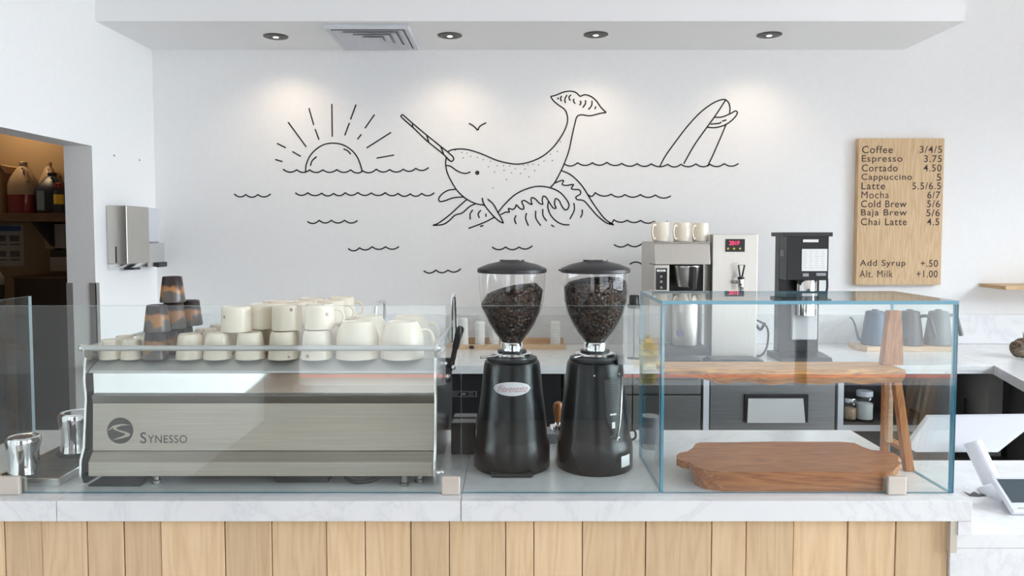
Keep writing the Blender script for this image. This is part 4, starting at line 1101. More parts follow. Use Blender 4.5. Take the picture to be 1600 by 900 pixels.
b = MB(); zh = tzz + .026; b.tube([(xt - .004, y0 - .06, zh), (xt - .016, y0 - .066, zh + .07), (xt + .016, y0 - .066, zh + .07), (xt + .004, y0 - .06, zh)], .0048, 8); b.lathe([(.018, zh - .004), (.018, zh + .006)], (xt, y0 - .06, 0), 18); b.build('tap_handle', M['blackp'], tap_)
b = MB(); b.prism([(Xp(1104, y0 - .1, 1), BT), (Xp(1191, y0 - .1, 1), BT), (Xp(1191, y0 - .1, 1), BT + .022), (Xp(1182, y0 - .1, 1), BT + .028), (Xp(1112, y0 - .1, 1), BT + .028), (Xp(1104, y0 - .1, 1), BT + .012)], 'y', y0 - .13, y0 - .002, bev=.003)
tag(b.build('drip_tray', M['blackp']), 'black drip tray in front of the hot water tower', 'drip tray')
b = MB(); b.box(Xp(1034, y0 - .1, 1), Xp(1101, y0 - .1, 1), y0 - .13, y0 - .03, BT, BT + .010, bev=.003); tag(b.build('bar_mat', M['rubber']), 'dark mat on the back worktop in front of the coffee brewer', 'mat')

# --- black bulk grinder
bg_ = thing('bulk_grinder', 'tall black bulk coffee grinder with white notice beside the hot water tower', 'coffee grinder', (Xp(1254, y0, 1), y0 + .2, BT))
X_ = lambda p: Xp(p, y0, 1.2); Z_ = lambda p: Zp(p, y0)
b = MB(); b.box(X_(1228), X_(1293), y0 + .12, y0 + .19, BT + .03, Z_(366), bev=.003); b.box(X_(1228), X_(1293), y0, y0 + .1195, Z_(438), Z_(366), bev=.004); b.build('body', M['black'], bg_)
b = MB(); b.box(X_(1222), X_(1298), y0 - .006, y0 + .20, Z_(369.5), Z_(363), bev=.002); b.build('top_cap', M['blackp'], bg_)
b = MB(); b.prism([(y0 - .03, BT), (y0 + .20, BT), (y0 + .20, BT + .03), (y0 + .10, BT + .03), (y0 - .02, BT + .02)], 'x', X_(1218), X_(1299), bev=.003); b.build('base', M['blackp'], bg_)
b = MB(); b.box(X_(1252), X_(1276), y0 - .003, y0 - .0005, Z_(378.5), Z_(374), bev=.0008); b.build('name_plate', M['satin'], bg_)
b = MB(); b.box(X_(1251), X_(1290.5), y0 - .002, y0 - .0004, Z_(423.5), Z_(389)); no = b.build('notice', M['paper'], bg_)
b = MB(); rr_ = random.Random(3)
for row in range(8):
    zq_ = Z_(393 + row * 3.6)
    for k in range(4):
        xx = X_(1253.5 + k * 9); l_ = (X_(1259.5) - X_(1253.5)) * rr_.uniform(.5, 1.1); b.box(xx, xx + l_, y0 - .0026, y0 - .0021, zq_ - .0018, zq_ + .0010)
b.build('print_lines', M['ltgrey'], no)
b = MB(); b.box(X_(1228) - .002, X_(1228) - .0003, y0 + .05, y0 + .10, Z_(401), Z_(391)); b.build('badge', M['grey'], bg_)
b = MB(); b.box(X_(1253), X_(1262), y0 - .002, y0 - .0004, Z_(432), Z_(427)); b.box(X_(1274), X_(1289), y0 - .002, y0 - .0004, Z_(431), Z_(426.5)); b.build('marking', M['grey'], bg_)
b = MB(); b.lathe([(.055, Z_(494)), (.055, Z_(434)), (.05, Z_(432))], (X_(1265), y0 + .055, 0), 36, sy=.9); ch_ = b.build('catch_cup', M['chrome'], bg_)
b = MB(); xh = X_(1281); b.tube([(xh, y0 + .055, Z_(438)), (xh + .045, y0 + .04, Z_(434)), (xh + .052, y0 + .04, Z_(440)), (xh + .052, y0 + .04, Z_(452)), (xh + .042, y0 + .04, Z_(459)), (xh, y0 + .055, Z_(457))], .006, 10, smooth=4); b.build('handle', M['blackp'], ch_)
b = MB(); b.box(X_(1247), X_(1288), y0 + .09, y0 + .1185, Z_(535), Z_(478), bev=.008, seg=3); b.build('front_plate', M['ltgrey'], bg_)
b = MB(); xx = Xp(1183, y0 + .1, 1); b.tube([(xx - .005, y0 + .42, BT + .18), (xx + .05, y0 + .36, BT + .19), (xx + .085, y0 + .2, BT + .16), (xx + .06, y0 + .12, BT + .06), (xx + .02, y0 + .12, BT + .008), (xx + .02, y0 + .3, BT + .008)], .006, 10, smooth=6)
b.tube([(xx + .05, y0 + .38, BT + .20), (xx + .09, y0 + .34, BT + .13), (xx + .105, y0 + .30, BT + .17)], .008, 10, smooth=6); tag(b.build('power_cable', M['blackp']), 'black looping power cable between hot water tower and bulk grinder', 'cable')

# --- kettles on a board
yk_ = YB - .24
kx0, kx1 = Xp(1347, yk_ - .09, 1), Xp(1497, yk_ - .09, 1)
b = MB(); b.prism([(kx0 + .03, yk_ - .09), (kx1, yk_ - .09), (kx1, yk_ + .09), (kx0, yk_ + .09), (kx0 - .01, yk_ - .02)], 'z', BT, BT + .03, bev=.002); tag(b.build('kettle_board', M['board']), 'pale wooden board under the three kettles on the back worktop', 'board')
KB = BT + .0305


def kettle(px, mt, label, handle_to, spout):
    x = Xp(px, yk_, 1.1); t = thing('kettle', label, 'kettle', (x, yk_, KB), 'pour-over kettles on the wooden board'); b = MB()
    h = Zp(487, yk_) - KB
    b.lathe([(.074, KB), (.078, KB + .004), (.077, KB + .018), (.066, KB + h * .55), (.0555, KB + h * .93), (.054, KB + h), (.047, KB + h + .001)], (x, yk_, 0), 36); b.build('body', mt, t)
    b = MB(); b.lathe([(.047, KB + h + .0012), (.046, KB + h + .004), (.020, KB + h + .007), (.018, KB + h + .014), (.002, KB + h + .015)], (x, yk_, 0), 28); b.build('lid', mt, t)
    if spout:
        dx, dy = spout; P = [(.070, .022), (.092, .030), (.105, .065), (.118, .115), (.135, .150), (.150, .162)]
        b = MB(); b.tube([(x + dx * r, yk_ + dy * r, KB + z) for r, z in P], [.0085, .0052], 10, smooth=5); b.build('spout', mt, t)
    if handle_to:
        dx, dy = handle_to; b = MB(); P = [(.052, h * .86), (.080, h * .90), (.105, h * .86), (.118, h * .66), (.132, h * .40), (.138, h * .27)]
        b.tube([(x + dx * r, yk_ + dy * r, KB + z) for r, z in P], [.009, .0125], 10, smooth=5)
        b.build('handle', M['blackp'] if mt == M['bluek'] else mt, t)


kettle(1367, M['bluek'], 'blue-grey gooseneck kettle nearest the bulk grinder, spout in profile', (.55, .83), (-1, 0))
kettle(1421, M['bluegrey'], 'dark slate kettle in the middle of the three on the board', (.78, -.62), (-.35, .94))
kettle(1466, mat('warm_grey_enamel', (.24, .245, .25), .5), 'lighter grey kettle on the board end nearest the driftwood', (1, 0), (-.83, .55))

# --- driftwood and shelf at far right
yd = YE + .22; p_ = V(1578, 535, yd)
dw = thing('driftwood', 'dark knotted driftwood with dry moss on the angled worktop', 'driftwood', (p_.x + .15, yd, BT))
b = MB(); b.tube([(p_.x + .035, yd, BT + .052), (p_.x + .08, yd + .01, BT + .058), (p_.x + .17, yd + .03, BT + .062), (p_.x + .28, yd, BT + .055)], [.045, .055, .05, .045], 14, smooth=5)
for k in range(5): b.ball((p_.x + .04 + .03 * k, yd - .03 + .02 * (k % 2), BT + .045 + .012 * (k % 3)), .034, sc=(1.1, .9, .8), n=10)
b.build('trunk', M['bark'], dw)
b = MB()
for k in range(16): b.tube([(p_.x + .07 + .010 * k, yd, BT + .095), (p_.x + .07 + .012 * k + random.uniform(-.02, .02), yd + random.uniform(-.03, .03), BT + .14 + random.random() * .03)], [.005, .002], 5)
b.build('moss_tuft', M['moss'], dw)
b = MB(); xs_ = Xp(1562, YB - .2, 1.4); b.box(xs_, XR - .03, YB - .26, YB - .001, Zp(453, YB - .26), Zp(447, YB - .26), bev=.002); tag(b.build('wall_shelf', M['shelfoak']), 'oak plank shelf on the back wall above the driftwood', 'shelf')

# ------------------------------------------------------------------ menu board
ym = YB - .045
mn = thing('menu_board', 'upright oak menu board with dark lettering on the back wall', 'menu board', (Xp(1406, ym, 1.8), ym, 1.5))
c00, c10, c11, c01 = V(1338, 445, ym), V(1470, 445.5, ym), V(1475.5, 216.5, ym), V(1342, 216, ym)
b = MB(); xm0, xm1 = (c00.x + c01.x) / 2, (c10.x + c11.x) / 2
b.box(xm0, xm1, ym, YB - .001, c00.z, c01.z, bev=.0015); b.build('board', M['menuoak'], mn)
fm = lambda p: Vector((p[0], ym - .0012, p[1]))
rows_ = [('Coffee', '3/4/5', 228, 239.5, 1347, 1395, 1437, 1472), ('Espresso', '3.75', 242.5, 253.5, 1346.5, 1410, 1444, 1471.5), ('Cortado', '4.50', 257, 268, 1346.5, 1402.5, 1443, 1471), ('Cappuccino', '5', 271.5, 284, 1346, 1425, 1463.5, 1470.5),
         ('Latte', '5.5/6.5', 285, 296, 1346, 1383, 1425.5, 1470), ('Mocha', '6/7', 299, 310, 1346, 1389, 1449, 1469), ('Cold Brew', '5/6', 313, 324, 1345.5, 1416.5, 1448.5, 1469), ('Baja Brew', '5/6', 327, 340, 1345.5, 1417, 1447.5, 1468.5), ('Chai Latte', '4.5', 341, 352, 1345, 1417, 1448.5, 1467.5),
         ('Add Syrup', '+.50', 406, 418.5, 1343.5, 1415, 1438.5, 1465.5), ('Alt. Milk', '+1.00', 422.5, 433.5, 1343, 1395, 1432, 1465)]
desc = set('pyj')
for (a, p, q0, q1, l0, l1, r0, r1) in rows_:
    b = MB(); drop = (q1 - q0) * (0 if set(a) & desc and (q1 - q0) > 12 else 0); lo = q1 + (2.6 if set(a) & desc and (q1 - q0) < 12 else 0)
    zt1, zt0 = V(l0, q0, ym).z, V(l0, lo, ym).z
    zp0 = V(l0, q0 + 11, ym).z
    b.text(a, fm, V(l0, q0, ym).x, V(l1, q0, ym).x, zt0, zt1, space=1.12); b.build('menu_item', M['letter'], mn); b = MB(); b.text(p, fm, V(r0, q0, ym).x, V(r1, q0, ym).x, zp0, zt1, space=1.12)
    b.build('menu_price', M['letter'], mn)

# ------------------------------------------------------------------ mural
mu = thing('wall_mural', 'black line mural of narwhal, sun, surfboard and waves on the white back wall', 'mural', (0, YB, 1.5))
WL = 2.1
def onwall(p): return V(p[0], p[1], YB - .0015)
def c6(P): return [(400 + x / 2.904, 130 + y / 2.904) for x, y in P]
def c7(P): return [(600 + x / 3.6, 130 + y / 3.6) for x, y in P]
def c8(P): return [(840 + x / 3., 100 + y / 3.) for x, y in P]


def strokes(name, L, w_=WL, dots=(), dr=.85):
    b = MB()
    for P in L:
        S_ = [(p.x, p.y) for p in catmull([(x, y, 0) for x, y in P], 6)] if len(P) > 2 else P
        b.ribbon(S_, onwall, w_)
    for (x, y) in dots:
        vs = [b.bm.verts.new(onwall((x + dr * math.cos(a * PI / 4), y + dr * math.sin(a * PI / 4)))) for a in range(8)]; b.bm.faces.new(vs)
    return b.build(name, M['ink'], mu)


def wave(P, dep=4.2):
    out = []
    for (x0, y0_), (x1, y1v) in zip(P, P[1:]):
        for k in range(9):
            u = k / 8; out.append((x0 + (x1 - x0) * u, y0_ + (y1v - y0_) * u + dep * (1 - (2 * u - 1) ** 2)))
    b = MB(); b.ribbon(out, onwall, WL); b.build('wave_line', M['ink'], mu)


strokes('sun_drawing', [c6(P) for P in (
    [(225, 402), (228, 370), (245, 330), (275, 298), (310, 278), (350, 272), (395, 280), (435, 305), (462, 340), (478, 385), (480, 402)],
    [(247, 375), (255, 352), (275, 333)], [(397, 298), (415, 306), (430, 322)],
    [(95, 273), (135, 293)], [(165, 310), (203, 332)], [(87, 346), (120, 356)], [(146, 177), (228, 289)], [(240, 113), (262, 190)], [(268, 208), (286, 256)], [(344, 94), (346, 243)],
    [(454, 97), (429, 165)], [(424, 180), (403, 237)], [(538, 142), (494, 205)], [(478, 232), (460, 255)], [(613, 223), (502, 294)], [(627, 326), (547, 340)])])
strokes('narwhal_drawing', [c7(P) for P in (
    [(107, 178), (160, 225), (240, 292), (322, 358), (372, 398), (391, 420), (388, 435), (372, 437), (330, 396), (245, 327), (165, 251), (101, 194), (97, 184), (101, 178), (107, 178)],
    [(162, 227), (160, 238), (164, 250)], [(241, 293), (245, 310), (251, 329)], [(320, 357), (328, 378), (335, 399)],
    [(358, 386), (385, 374), (430, 370), (480, 376), (550, 398), (630, 432), (700, 450), (755, 455), (820, 443), (890, 412), (950, 362), (1000, 295), (1028, 235), (1032, 190), (1018, 150), (985, 125), (955, 100), (937, 75)],
    [(937, 75), (965, 68), (1010, 50), (1050, 45), (1080, 53), (1103, 75)], [(1103, 75), (1130, 65), (1165, 75), (1195, 100), (1220, 135), (1250, 165)],
    [(1250, 165), (1215, 170), (1160, 183), (1110, 178), (1085, 190), (1072, 235), (1055, 310), (1040, 380), (1015, 450), (990, 505), (960, 560), (938, 585)],
    [(350, 420), (347, 455), (355, 500), (378, 550), (410, 602), (455, 645), (510, 675), (568, 687)],
    [(348, 462), (375, 468), (410, 492), (440, 505), (465, 507), (487, 498)],
    [(525 + 8 * math.cos(a * PI / 6), 504 + 8 * math.sin(a * PI / 6)) for a in range(13)], [(522, 502), (526, 503), (529, 502)],
    [(402, 597), (360, 603), (325, 625), (308, 650), (315, 665), (340, 662), (390, 645), (447, 640)],
    [(553, 645), (562, 680), (600, 730), (640, 770), (672, 788)], [(672, 788), (660, 760), (640, 725), (615, 680), (583, 652)],
    [(980, 80), (978, 92)], [(1000, 72), (993, 85), (998, 102)], [(1030, 66), (1018, 88), (1020, 112)], [(1052, 65), (1040, 80), (1048, 98)], [(1070, 88), (1066, 100), (1075, 115)], [(1104, 98), (1108, 110), (1100, 125)], [(1133, 95), (1133, 115), (1118, 138)], [(1170, 98), (1168, 125), (1150, 148)], [(1192, 130), (1186, 147)])],
    dots=c7([(438, 390), (467, 393), (488, 411), (445, 420), (525, 418), (558, 430), (600, 440), (587, 470), (637, 464), (672, 464), (707, 466), (675, 490), (622, 500), (738, 480), (717, 505), (768, 508), (785, 460), (810, 460), (838, 456), (870, 460), (848, 492), (815, 527), (793, 483), (688, 542), (612, 590), (900, 438), (937, 400), (947, 435), (975, 384), (993, 328), (400, 378)]))
strokes('breaking_wave_drawing', [c7(P) for P in (
    [(465, 655), (430, 685), (370, 740), (310, 785), (275, 800)], [(275, 800), (330, 795), (365, 775), (400, 742), (440, 730), (480, 695), (515, 678)],
    [(640, 730), (680, 680), (740, 625), (810, 592), (870, 580), (930, 587), (985, 610), (1020, 645), (1040, 680), (1035, 705), (1018, 712), (1000, 690), (985, 660), (965, 650), (960, 680), (968, 703), (950, 700), (930, 670), (910, 640), (895, 637), (890, 660), (893, 680), (875, 675), (850, 650), (830, 645), (828, 665), (832, 682), (815, 675), (790, 660), (775, 668), (785, 690), (785, 708), (765, 705), (745, 685), (738, 700), (725, 710), (700, 705), (705, 725), (685, 725), (665, 735), (655, 740)],
    [(1000, 492), (1050, 515), (1095, 555), (1130, 600), (1160, 650), (1200, 710), (1245, 765), (1293, 797)], [(1293, 797), (1250, 785), (1200, 745), (1160, 700), (1125, 662), (1085, 655)],
    [(960, 562), (990, 550), (1010, 548), (1003, 570), (1030, 575), (1065, 570), (1055, 595), (1098, 600), (1105, 622), (1080, 640), (1085, 655)],
    [(925, 665), (922, 700), (940, 745), (975, 780), (1010, 795), (1043, 797)],
    [(500, 712), (485, 735), (485, 767)], [(545, 714), (530, 735), (537, 758)], [(573, 733), (574, 752)], [(620, 755), (560, 785), (475, 817)], [(560, 800), (540, 806)], [(743, 743), (735, 765), (743, 792)], [(802, 730), (797, 760), (812, 802)], [(853, 717), (855, 760), (882, 802)], [(893, 707), (895, 745), (915, 775)], [(1068, 673), (1070, 715), (1045, 765)], [(1115, 710), (1115, 735), (1105, 757)], [(940, 797), (958, 808)])])
strokes('seagull_drawing', [c7(P) for P in ([(478, 226), (505, 242), (528, 265)], [(528, 265), (540, 242), (575, 222)])])
strokes('surfboard_drawing', [c8(P) for P in (
    [(572, 482), (600, 430), (650, 360), (700, 295), (760, 230), (820, 185), (870, 166), (893, 178), (902, 205), (900, 232)], [(882, 168), (835, 240), (795, 295), (735, 380), (685, 468)], [(885, 280), (860, 340), (825, 420), (797, 480)],
    [(828, 250), (865, 248), (905, 232), (928, 220), (936, 232), (915, 260), (880, 285), (835, 298), (797, 297)], [(810, 282), (850, 278), (862, 272)], [(865, 268), (885, 262)])])
wave(c6([(123, 390), (185, 393), (243, 393), (303, 393), (367, 392), (430, 393), (485, 398), (546, 390), (607, 392), (669, 390), (725, 386), (784, 382)]))
wave(c6([(178, 497), (235, 497), (298, 499), (352, 500), (405, 497), (462, 496), (523, 498), (587, 497), (645, 500), (700, 502), (752, 500), (809, 497)]))
wave(c6([(233, 627), (287, 622), (342, 622), (402, 622), (461, 623)])); wave(c6([(418, 750), (470, 747), (527, 742), (588, 742), (649, 741)]))
wave([(366, 303), (384, 304), (403, 304), (423, 303)]); wave([(662, 423), (681, 422), (700, 422), (720, 420)]); wave([(769, 386), (790, 386), (811, 386), (832, 384)]); wave([(873, 421), (893, 422), (913, 423), (933, 421)])
wave(c8([(125, 468), (188, 463), (257, 463), (325, 461), (395, 466), (467, 467), (533, 468), (610, 470), (672, 470), (742, 468), (808, 470), (875, 467), (942, 466)]))
wave(c8([(238, 612), (270, 603), (345, 610), (410, 612), (482, 612), (552, 614), (625, 618)])); wave(c8([(335, 742), (357, 730), (420, 732), (483, 733), (545, 738), (610, 738)]), 3.6)
wave(c8([(358, 846), (423, 845), (488, 843), (550, 846)])); wave([(984, 413), (1003, 413), (1022, 418)], -3.6)

# ------------------------------------------------------------------ soffit fittings
for k, (px, py, lab) in enumerate(((431, 56.5, 'black recessed downlight above the sun drawing'), (703, 55, 'black recessed downlight beside the vent, above the seagull'), (931, 53.5, 'black recessed downlight above the whale tail'), (1202, 54, 'black recessed downlight above the surfboard drawing'))):
    p = G(px, py, SZ); r = .070
    t = thing('downlight', lab, 'downlight', (p.x, p.y, SZ - .008), 'recessed downlights in the soffit')
    b = MB(); b.lathe([(r, SZ - .0005), (r, SZ - .004), (r - .006, SZ - .007), (r * .56, SZ - .006), (r * .53, SZ - .001)], (p.x, p.y, 0), 32); b.build('trim_ring', M['ringblack'], t)
    b = MB(); b.lathe([(r * .52, SZ - .0065), (r * .50, SZ - .0062), (.002, SZ - .0062)], (p.x, p.y, 0), 24); b.build('baffle', M['blackp'], t)
    b = MB(); b.lathe([(r * .22, SZ - .0070), (r * .20, SZ - .0085), (.002, SZ - .009)], (p.x, p.y, 0), 24); b.build('lamp', M['lampglow'], t)
    L_ = bpy.data.lights.new('downlight_beam', 'SPOT'); L_.energy = 4.2; L_.color = (1, .78, .56); L_.spot_size = math.radians(125); L_.spot_blend = 1.; L_.shadow_soft_size = .03
    lo = bpy.data.objects.new('downlight_beam', L_); COL.objects.link(lo); lo.location = (p.x, p.y, SZ - .03); lo.rotation_euler = (math.radians(12), 0, 0)
va, vb = G(504, 41, SZ - .012), G(639, 41, SZ - .012); yv1 = min(G(600, 76, SZ - .012).y, YB - .02)
vt = thing('air_vent', 'square white ceiling air diffuser with nested louvres in the soffit', 'air vent', ((va.x + vb.x) / 2, (va.y + yv1) / 2, SZ - .03))
vx0, vx1, vy0, vy1 = va.x, vb.x, va.y, yv1
def sqring(b, k0, k1, z0, z1, th=.003):
    cx, cy_ = (vx0 + vx1) / 2, (vy0 + vy1) / 2; hx, hy = (vx1 - vx0) / 2, (vy1 - vy0) / 2; V_ = []
    for (k, z) in ((k0, z0), (k1, z1), (k1, z1 + th), (k0, z0 + th)):
        V_ += [(cx - hx * k, cy_ - hy * k, z), (cx + hx * k, cy_ - hy * k, z), (cx + hx * k, cy_ + hy * k, z), (cx - hx * k, cy_ + hy * k, z)]
    F_ = []
    for lv in range(4):
        n0, n1 = lv * 4, ((lv + 1) % 4) * 4
        for i in range(4): F_.append((n0 + i, n0 + (i + 1) % 4, n1 + (i + 1) % 4, n1 + i))
    b.mesh(V_, F_)
b = MB(); sqring(b, 1.0, .97, SZ - .004, SZ - .024); sqring(b, .97, .86, SZ - .024, SZ - .020); b.build('frame', M['white'], vt)
for k in range(4):
    b = MB(); o = .83 - k * .20; sqring(b, o, o - .18, SZ - .026, SZ - .010); b.build('louvre', M['white'], vt)
b = MB(); b.box((vx0 + vx1) / 2 - .03, (vx0 + vx1) / 2 + .03, (vy0 + vy1) / 2 - .03, (vy0 + vy1) / 2 + .03, SZ - .02, SZ - .012); b.build('centre_plate', M['white'], vt)
b = MB(); b.box(vx0 + .02, vx1 - .02, vy0 + .02, vy1 - .02, SZ - .003, SZ - .0005); b.build('duct_back', M['ltgrey'], vt)

# ------------------------------------------------------------------ dispensers on the left wall
def wallY(px, off): return (XL + off) / ((px - 800) / F)
dy0 = wallY(167, 0); off = .112; dz0, dz1 = Zp(421, dy0), Zp(321, dy0); dy1 = wallY(234, off)
pt = thing('paper_towel_dispenser', 'brushed steel paper towel dispenser on the wall beside the storeroom doorway', 'towel dispenser', (XL + .05, (dy0 + dy1) / 2, dz0))
b = MB(); b.box(XL + .0005, XL + off, dy0, dy1, dz0 + .03, dz1, bev=.004, seg=3); b.build('casing', M['steelv'], pt)
b = MB(); b.prism([(XL + .0005, dz0 - .003), (XL + off * .55, dz0 + .010), (XL + off * .98, dz0 + .0295), (XL + .0005, dz0 + .0295)], 'y', dy0 + .002, dy1 - .002, bev=.002); b.build('lower_lip', M['satin'], pt)
b = MB(); q = XL + off * .45; b.box(q - .004, q + .004, dy0 - .002, dy0 - .0003, dz0 + .035, dz0 + .125, bev=.001); b.build('level_slot', M['blackp'], pt)
b = MB(); b.box(XL + .03, XL + .085, dy0 + .12, dy0 + .2, dz0 - .008, dz0 + .003); b.build('towel_slot', M['blackp'], pt)
dy2 = wallY(248, .085)
sd = thing('soap_dispenser', 'small white and steel soap dispenser behind the paper towel dispenser', 'soap dispenser', (XL + .04, dy1 + .08, dz0))
zsd = Zp(380, dy1); b = MB(); b.box(XL + .0005, XL + .075, dy1 + .012, dy2 + .05, zsd, Zp(324, dy1), bev=.012, seg=3); b.build('tank', M['white'], sd)
b = MB(); b.box(XL + .0005, XL + .098, dy1 + .010, dy2 + .05, Zp(418, dy1), zsd - .0005, bev=.003); b.build('housing', M['satin'], sd)
b = MB(); b.box(XL + .0755, XL + .079, dy1 + .025, dy1 + .045, Zp(352, dy1), Zp(340, dy1)); b.build('level_window', M['grey'], sd)
b = MB(); b.box(XL + .0985, XL + .118, dy1 + .1, dy2 + .04, Zp(419, dy1), Zp(411, dy1), bev=.004); b.build('push_button', M['blackp'], sd)
b = MB()
for k, (px, py) in enumerate(((182, 243), (221, 250))):
    yy = wallY(px, 0); p = V(px, py, yy); b = MB(); b.lathe([(.006, 0), (.006, .003), (.003, .004)], (XL + .0003, yy, p.z), 12, axis='x'); tag(b.build('wall_anchor', M['grey']), 'tiny wall anchor above the towel dispenser, nearer the ' + ('doorway' if k == 0 else 'mural wall'), 'wall anchor')

# ------------------------------------------------------------------ storeroom contents
ysb = YB + .70; ysf = ysb - .36
zs_ = Zp(333, ysf)
sh = thing('storeroom_shelf', 'dark wooden wall shelf seen through the storeroom doorway', 'shelf', (-3.3, ysb - .2, zs_ - .06))
b = MB(); b.box(-4.2, XL - .16, ysf, ysb - .001, zs_ - .055, zs_, bev=.002); b.build('board', wood('dark_shelf_wood', (.20, .12, .07), (.15, .085, .05), (.09, .05, .03), 'x', 3.), sh)
for px in (60, -60):
    x = Xp(px, ysf + .1, 1.7); b = MB(); b.prism([(ysb - .002, zs_ - .056), (ysf + .04, zs_ - .056), (ysb - .002, zs_ - .30)], 'x', x - .012, x + .012); b.build('bracket', M['slate'], sh)
yj = ysf + .10
b = MB(); b.box(Xp(-60, yj, 1.8), Xp(11, yj, 1.8), ysf + .03, ysb - .04, zs_ + .0005, Zp(258, yj), bev=.004); bxo = thing('cardboard_box', 'brown cardboard box on the storeroom shelf beside the red jug', 'box', (Xp(-20, yj, 1.8), yj, zs_)); b.build('carton', M['cardboard'], bxo)
b = MB(); zz = Zp(258, yj); b.prism([(Xp(11, yj, 1.8) - .0, zz - .002), (Xp(23, yj, 1.8), zz + .015 - .03), (Xp(20, yj, 1.8), zz - .06), (Xp(11, yj, 1.8) + .001, zz - .01)], 'y', ysf + .04, ysb - .06); b.build('flap', M['cardboard'], bxo)


def jug(px, y, label, mb, liquid, cap, hh, r):
    x = Xp(px, y, 1.9); t = thing('jug', label, 'jug', (x, y, zs_), 'jugs on the storeroom shelf'); z = zs_ + .0006
    b = MB(); b.lathe([(r * .94, z), (r, z + .01), (r, z + hh * .55), (r * .85, z + hh * .68), (r * .42, z + hh * .88), (r * .26, z + hh * .92), (r * .26, z + hh * .955)], (x, y, 0), 28, sq=3.2); b.build('bottle', mb, t)
    if liquid:
        b = MB(); b.lathe([(r * .96, z + .002), (r * 1.01, z + .012), (r * 1.01, z + hh * .36)], (x, y, 0), 28, sq=3.2); b.build('liquid', liquid, t)
    b = MB(); b.lathe([(r * .31, z + hh * .956), (r * .31, z + hh), (r * .28, z + hh + .003)], (x, y, 0), 18); b.build('cap', cap, t)
    b = MB(); b.tube([(x + r * .3, y - r * .6, z + hh * .88), (x + r * .62, y - r * .62, z + hh * .80), (x + r * .78, y - r * .75, z + hh * .62)], .011, 10, smooth=4); b.build('handle', mb, t)
    return t, x


jug(38, yj, 'translucent gallon jug of red liquid on the storeroom shelf', M['milky'], M['redliquid'], M['milky'], .345, .085)
t, x = jug(83, yj + .03, 'dark navy jug with pale label on the storeroom shelf', M['navy'], None, M['blackp'], .275, .095)
B('label', mat('pale_blue_label', (.22, .30, .38), .5), t, (x - .05, x + .0, yj + .03 - .1, yj + .03 - .0965, zs_ + .02, zs_ + .15))
jug(78, yj + .19, 'empty clear jug at the back of the storeroom shelf', M['milky'], None, M['cardboard'], .36, .06)
xb2 = Xp(91, ysf + .02, 1.8)
sb2 = thing('spray_bottle', 'small bottle with red cap and yellow label on the storeroom shelf', 'bottle', (xb2, ysf + .025, zs_))
b = MB(); b.lathe([(.026, zs_ + .0006), (.028, zs_ + .006), (.028, zs_ + .14), (.015, zs_ + .165)], (xb2, ysf + .032, 0), 20); b.build('body', M['navy'], sb2)
b = MB(); b.lathe([(.0295, zs_ + .06), (.0295, zs_ + .125)], (xb2, ysf + .032, 0), 20, caps=False); b.build('label', M['ylabel'], sb2)
b = MB(); b.lathe([(.022, zs_ + .165), (.024, zs_ + .17), (.020, zs_ + .198), (.010, zs_ + .205)], (xb2, ysf + .032, 0), 18); b.build('cap', M['redliquid'], sb2)
# poster and wall boxes
yp = ysb - .004
po = thing('poster', 'pale instruction poster with blue heading on the storeroom wall under the shelf', 'poster', (Xp(10, yp, 1.5), yp, 1.4))
b = MB(); bxp(b, -30, 40, 351, 416, yp, ysb - .0005); b.build('sheet', mat('poster_paper', (.40, .40, .40), .7), po)
b = MB(); bxp(b, -30, 36, 353, 361, yp - .001, yp - .0003); b.build('heading', mat('poster_blue', (.05, .10, .30), .6), po)
b = MB()
for r in range(2):
    for c in range(3):
        x0 = -25 + c * 21
        bxp(b, x0 + 1, x0 + 16, 368 + r * 24, 377 + r * 24, yp - .001, yp - .0003); bxp(b, x0 + 1, x0 + 17, 381 + r * 24, 383 + r * 24, yp - .001, yp - .0003)
b.build('pictures', mat('poster_ink', (.12, .12, .14), .7), po)
b = MB(); bxp(b, 72, 87, 347, 389, ysb - .10, ysb - .001, 0, .006); tag(b.build('wall_canister', M['milky']), 'tall tan wall canister under the storeroom shelf', 'dispenser')
b = MB(); bxp(b, 88, 104, 350, 388, ysb - .10, ysb - .001, 0, .004); tag(b.build('wall_panel_box', M['panelgrey']), 'grey wall box under the storeroom shelf beside the tan canister', 'box')
hd = thing('hand_towel_box', 'wall box with black top band low on the storeroom wall', 'towel dispenser', (Xp(92, ysb - .1, 1.3), ysb - .06, 1.2))
b = MB(); bxp(b, 80, 108, 391, 401, ysb - .12, ysb - .001, 0, .003); b.build('top_band', M['blackp'], hd)
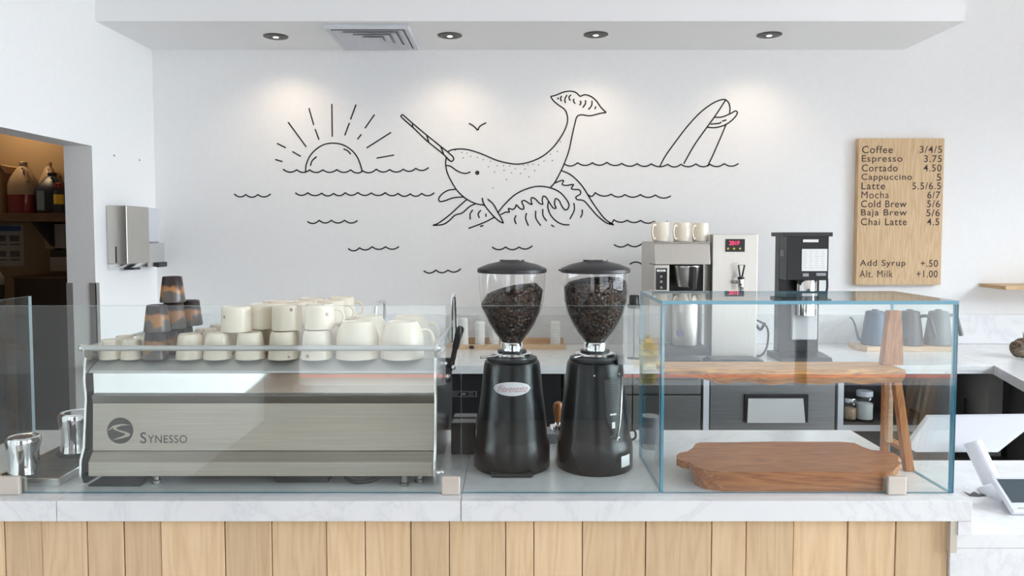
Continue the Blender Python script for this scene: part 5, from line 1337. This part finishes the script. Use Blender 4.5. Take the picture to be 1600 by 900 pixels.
b = MB(); bxp(b, 80, 108, 401.5, 424, ysb - .115, ysb - .001, 0, .003); b.build('case', M['panelgrey'], hd)
sc_ = thing('storeroom_cabinet', 'dark brown low cabinet against the storeroom back wall', 'cabinet', (-3.2, ysb - .3, 0))
zt3 = Zp(435, ysb - .3)
b = MB(); b.box(Xp(22, ysb - .3, 1.3), XL - .16, ysb - .3, ysb - .001, 0, zt3, bev=.003); b.build('carcass', mat('dark_brown_laminate', (.055, .04, .03), .6), sc_)
b = MB(); b.box(Xp(22, ysb - .3, 1.3) - .01, XL - .155, ysb - .31, ysb - .001, zt3 + .0003, zt3 + .012, bev=.002); b.build('ledge', mat('brown_ledge', (.16, .11, .07), .6), sc_)
tb = thing('trash_bin', 'dark grey rounded bin in the storeroom below the poster', 'bin', (Xp(-5, ysb - .35, 1.2), ysb - .35, 0))
xx = Xp(-8, ysb - .36, 1.2); zt4 = Zp(415, ysb - .36); b = MB(); b.lathe([(.10, .001), (.12, .02), (.135, zt4 - .12)], (xx, ysb - .5, 0), 28); b.build('bin', M['slate'], tb)
b = MB(); b.lathe([(.137, zt4 - .119), (.137, zt4 - .08), (.11, zt4 - .03), (.05, zt4), (.002, zt4 + .004)], (xx, ysb - .5, 0), 28); b.build('lid', M['grey'], tb)

# ------------------------------------------------------------------ what the glass mirrors: the hydrant at the kerb
hx, hy = 1.42, -3.75
fh = thing('fire_hydrant', 'yellow fire hydrant outside at the red kerb, mirrored in the glass case', 'fire hydrant', (hx, hy, -.02))
b = MB(); b.lathe([(.15, -.0195), (.15, .02), (.09, .03), (.085, .10), (.085, .38), (.105, .39), (.105, .42), (.09, .43), (.08, .50), (.045, .56), (.02, .58), (.02, .62)], (hx, hy, 0), 28); b.build('barrel', M['yellow'], fh)
b = MB(); b.lathe([(.05, -.15), (.055, -.145), (.055, -.12), (.04, -.115), (.04, .115), (.055, .12), (.055, .145), (.05, .15)], (hx, hy, .30), 20, axis='x'); b.lathe([(.06, .08), (.06, .15), (.045, .17)], (hx, hy, .27), 20, axis='y'); b.build('outlet_cap', M['yellow'], fh)
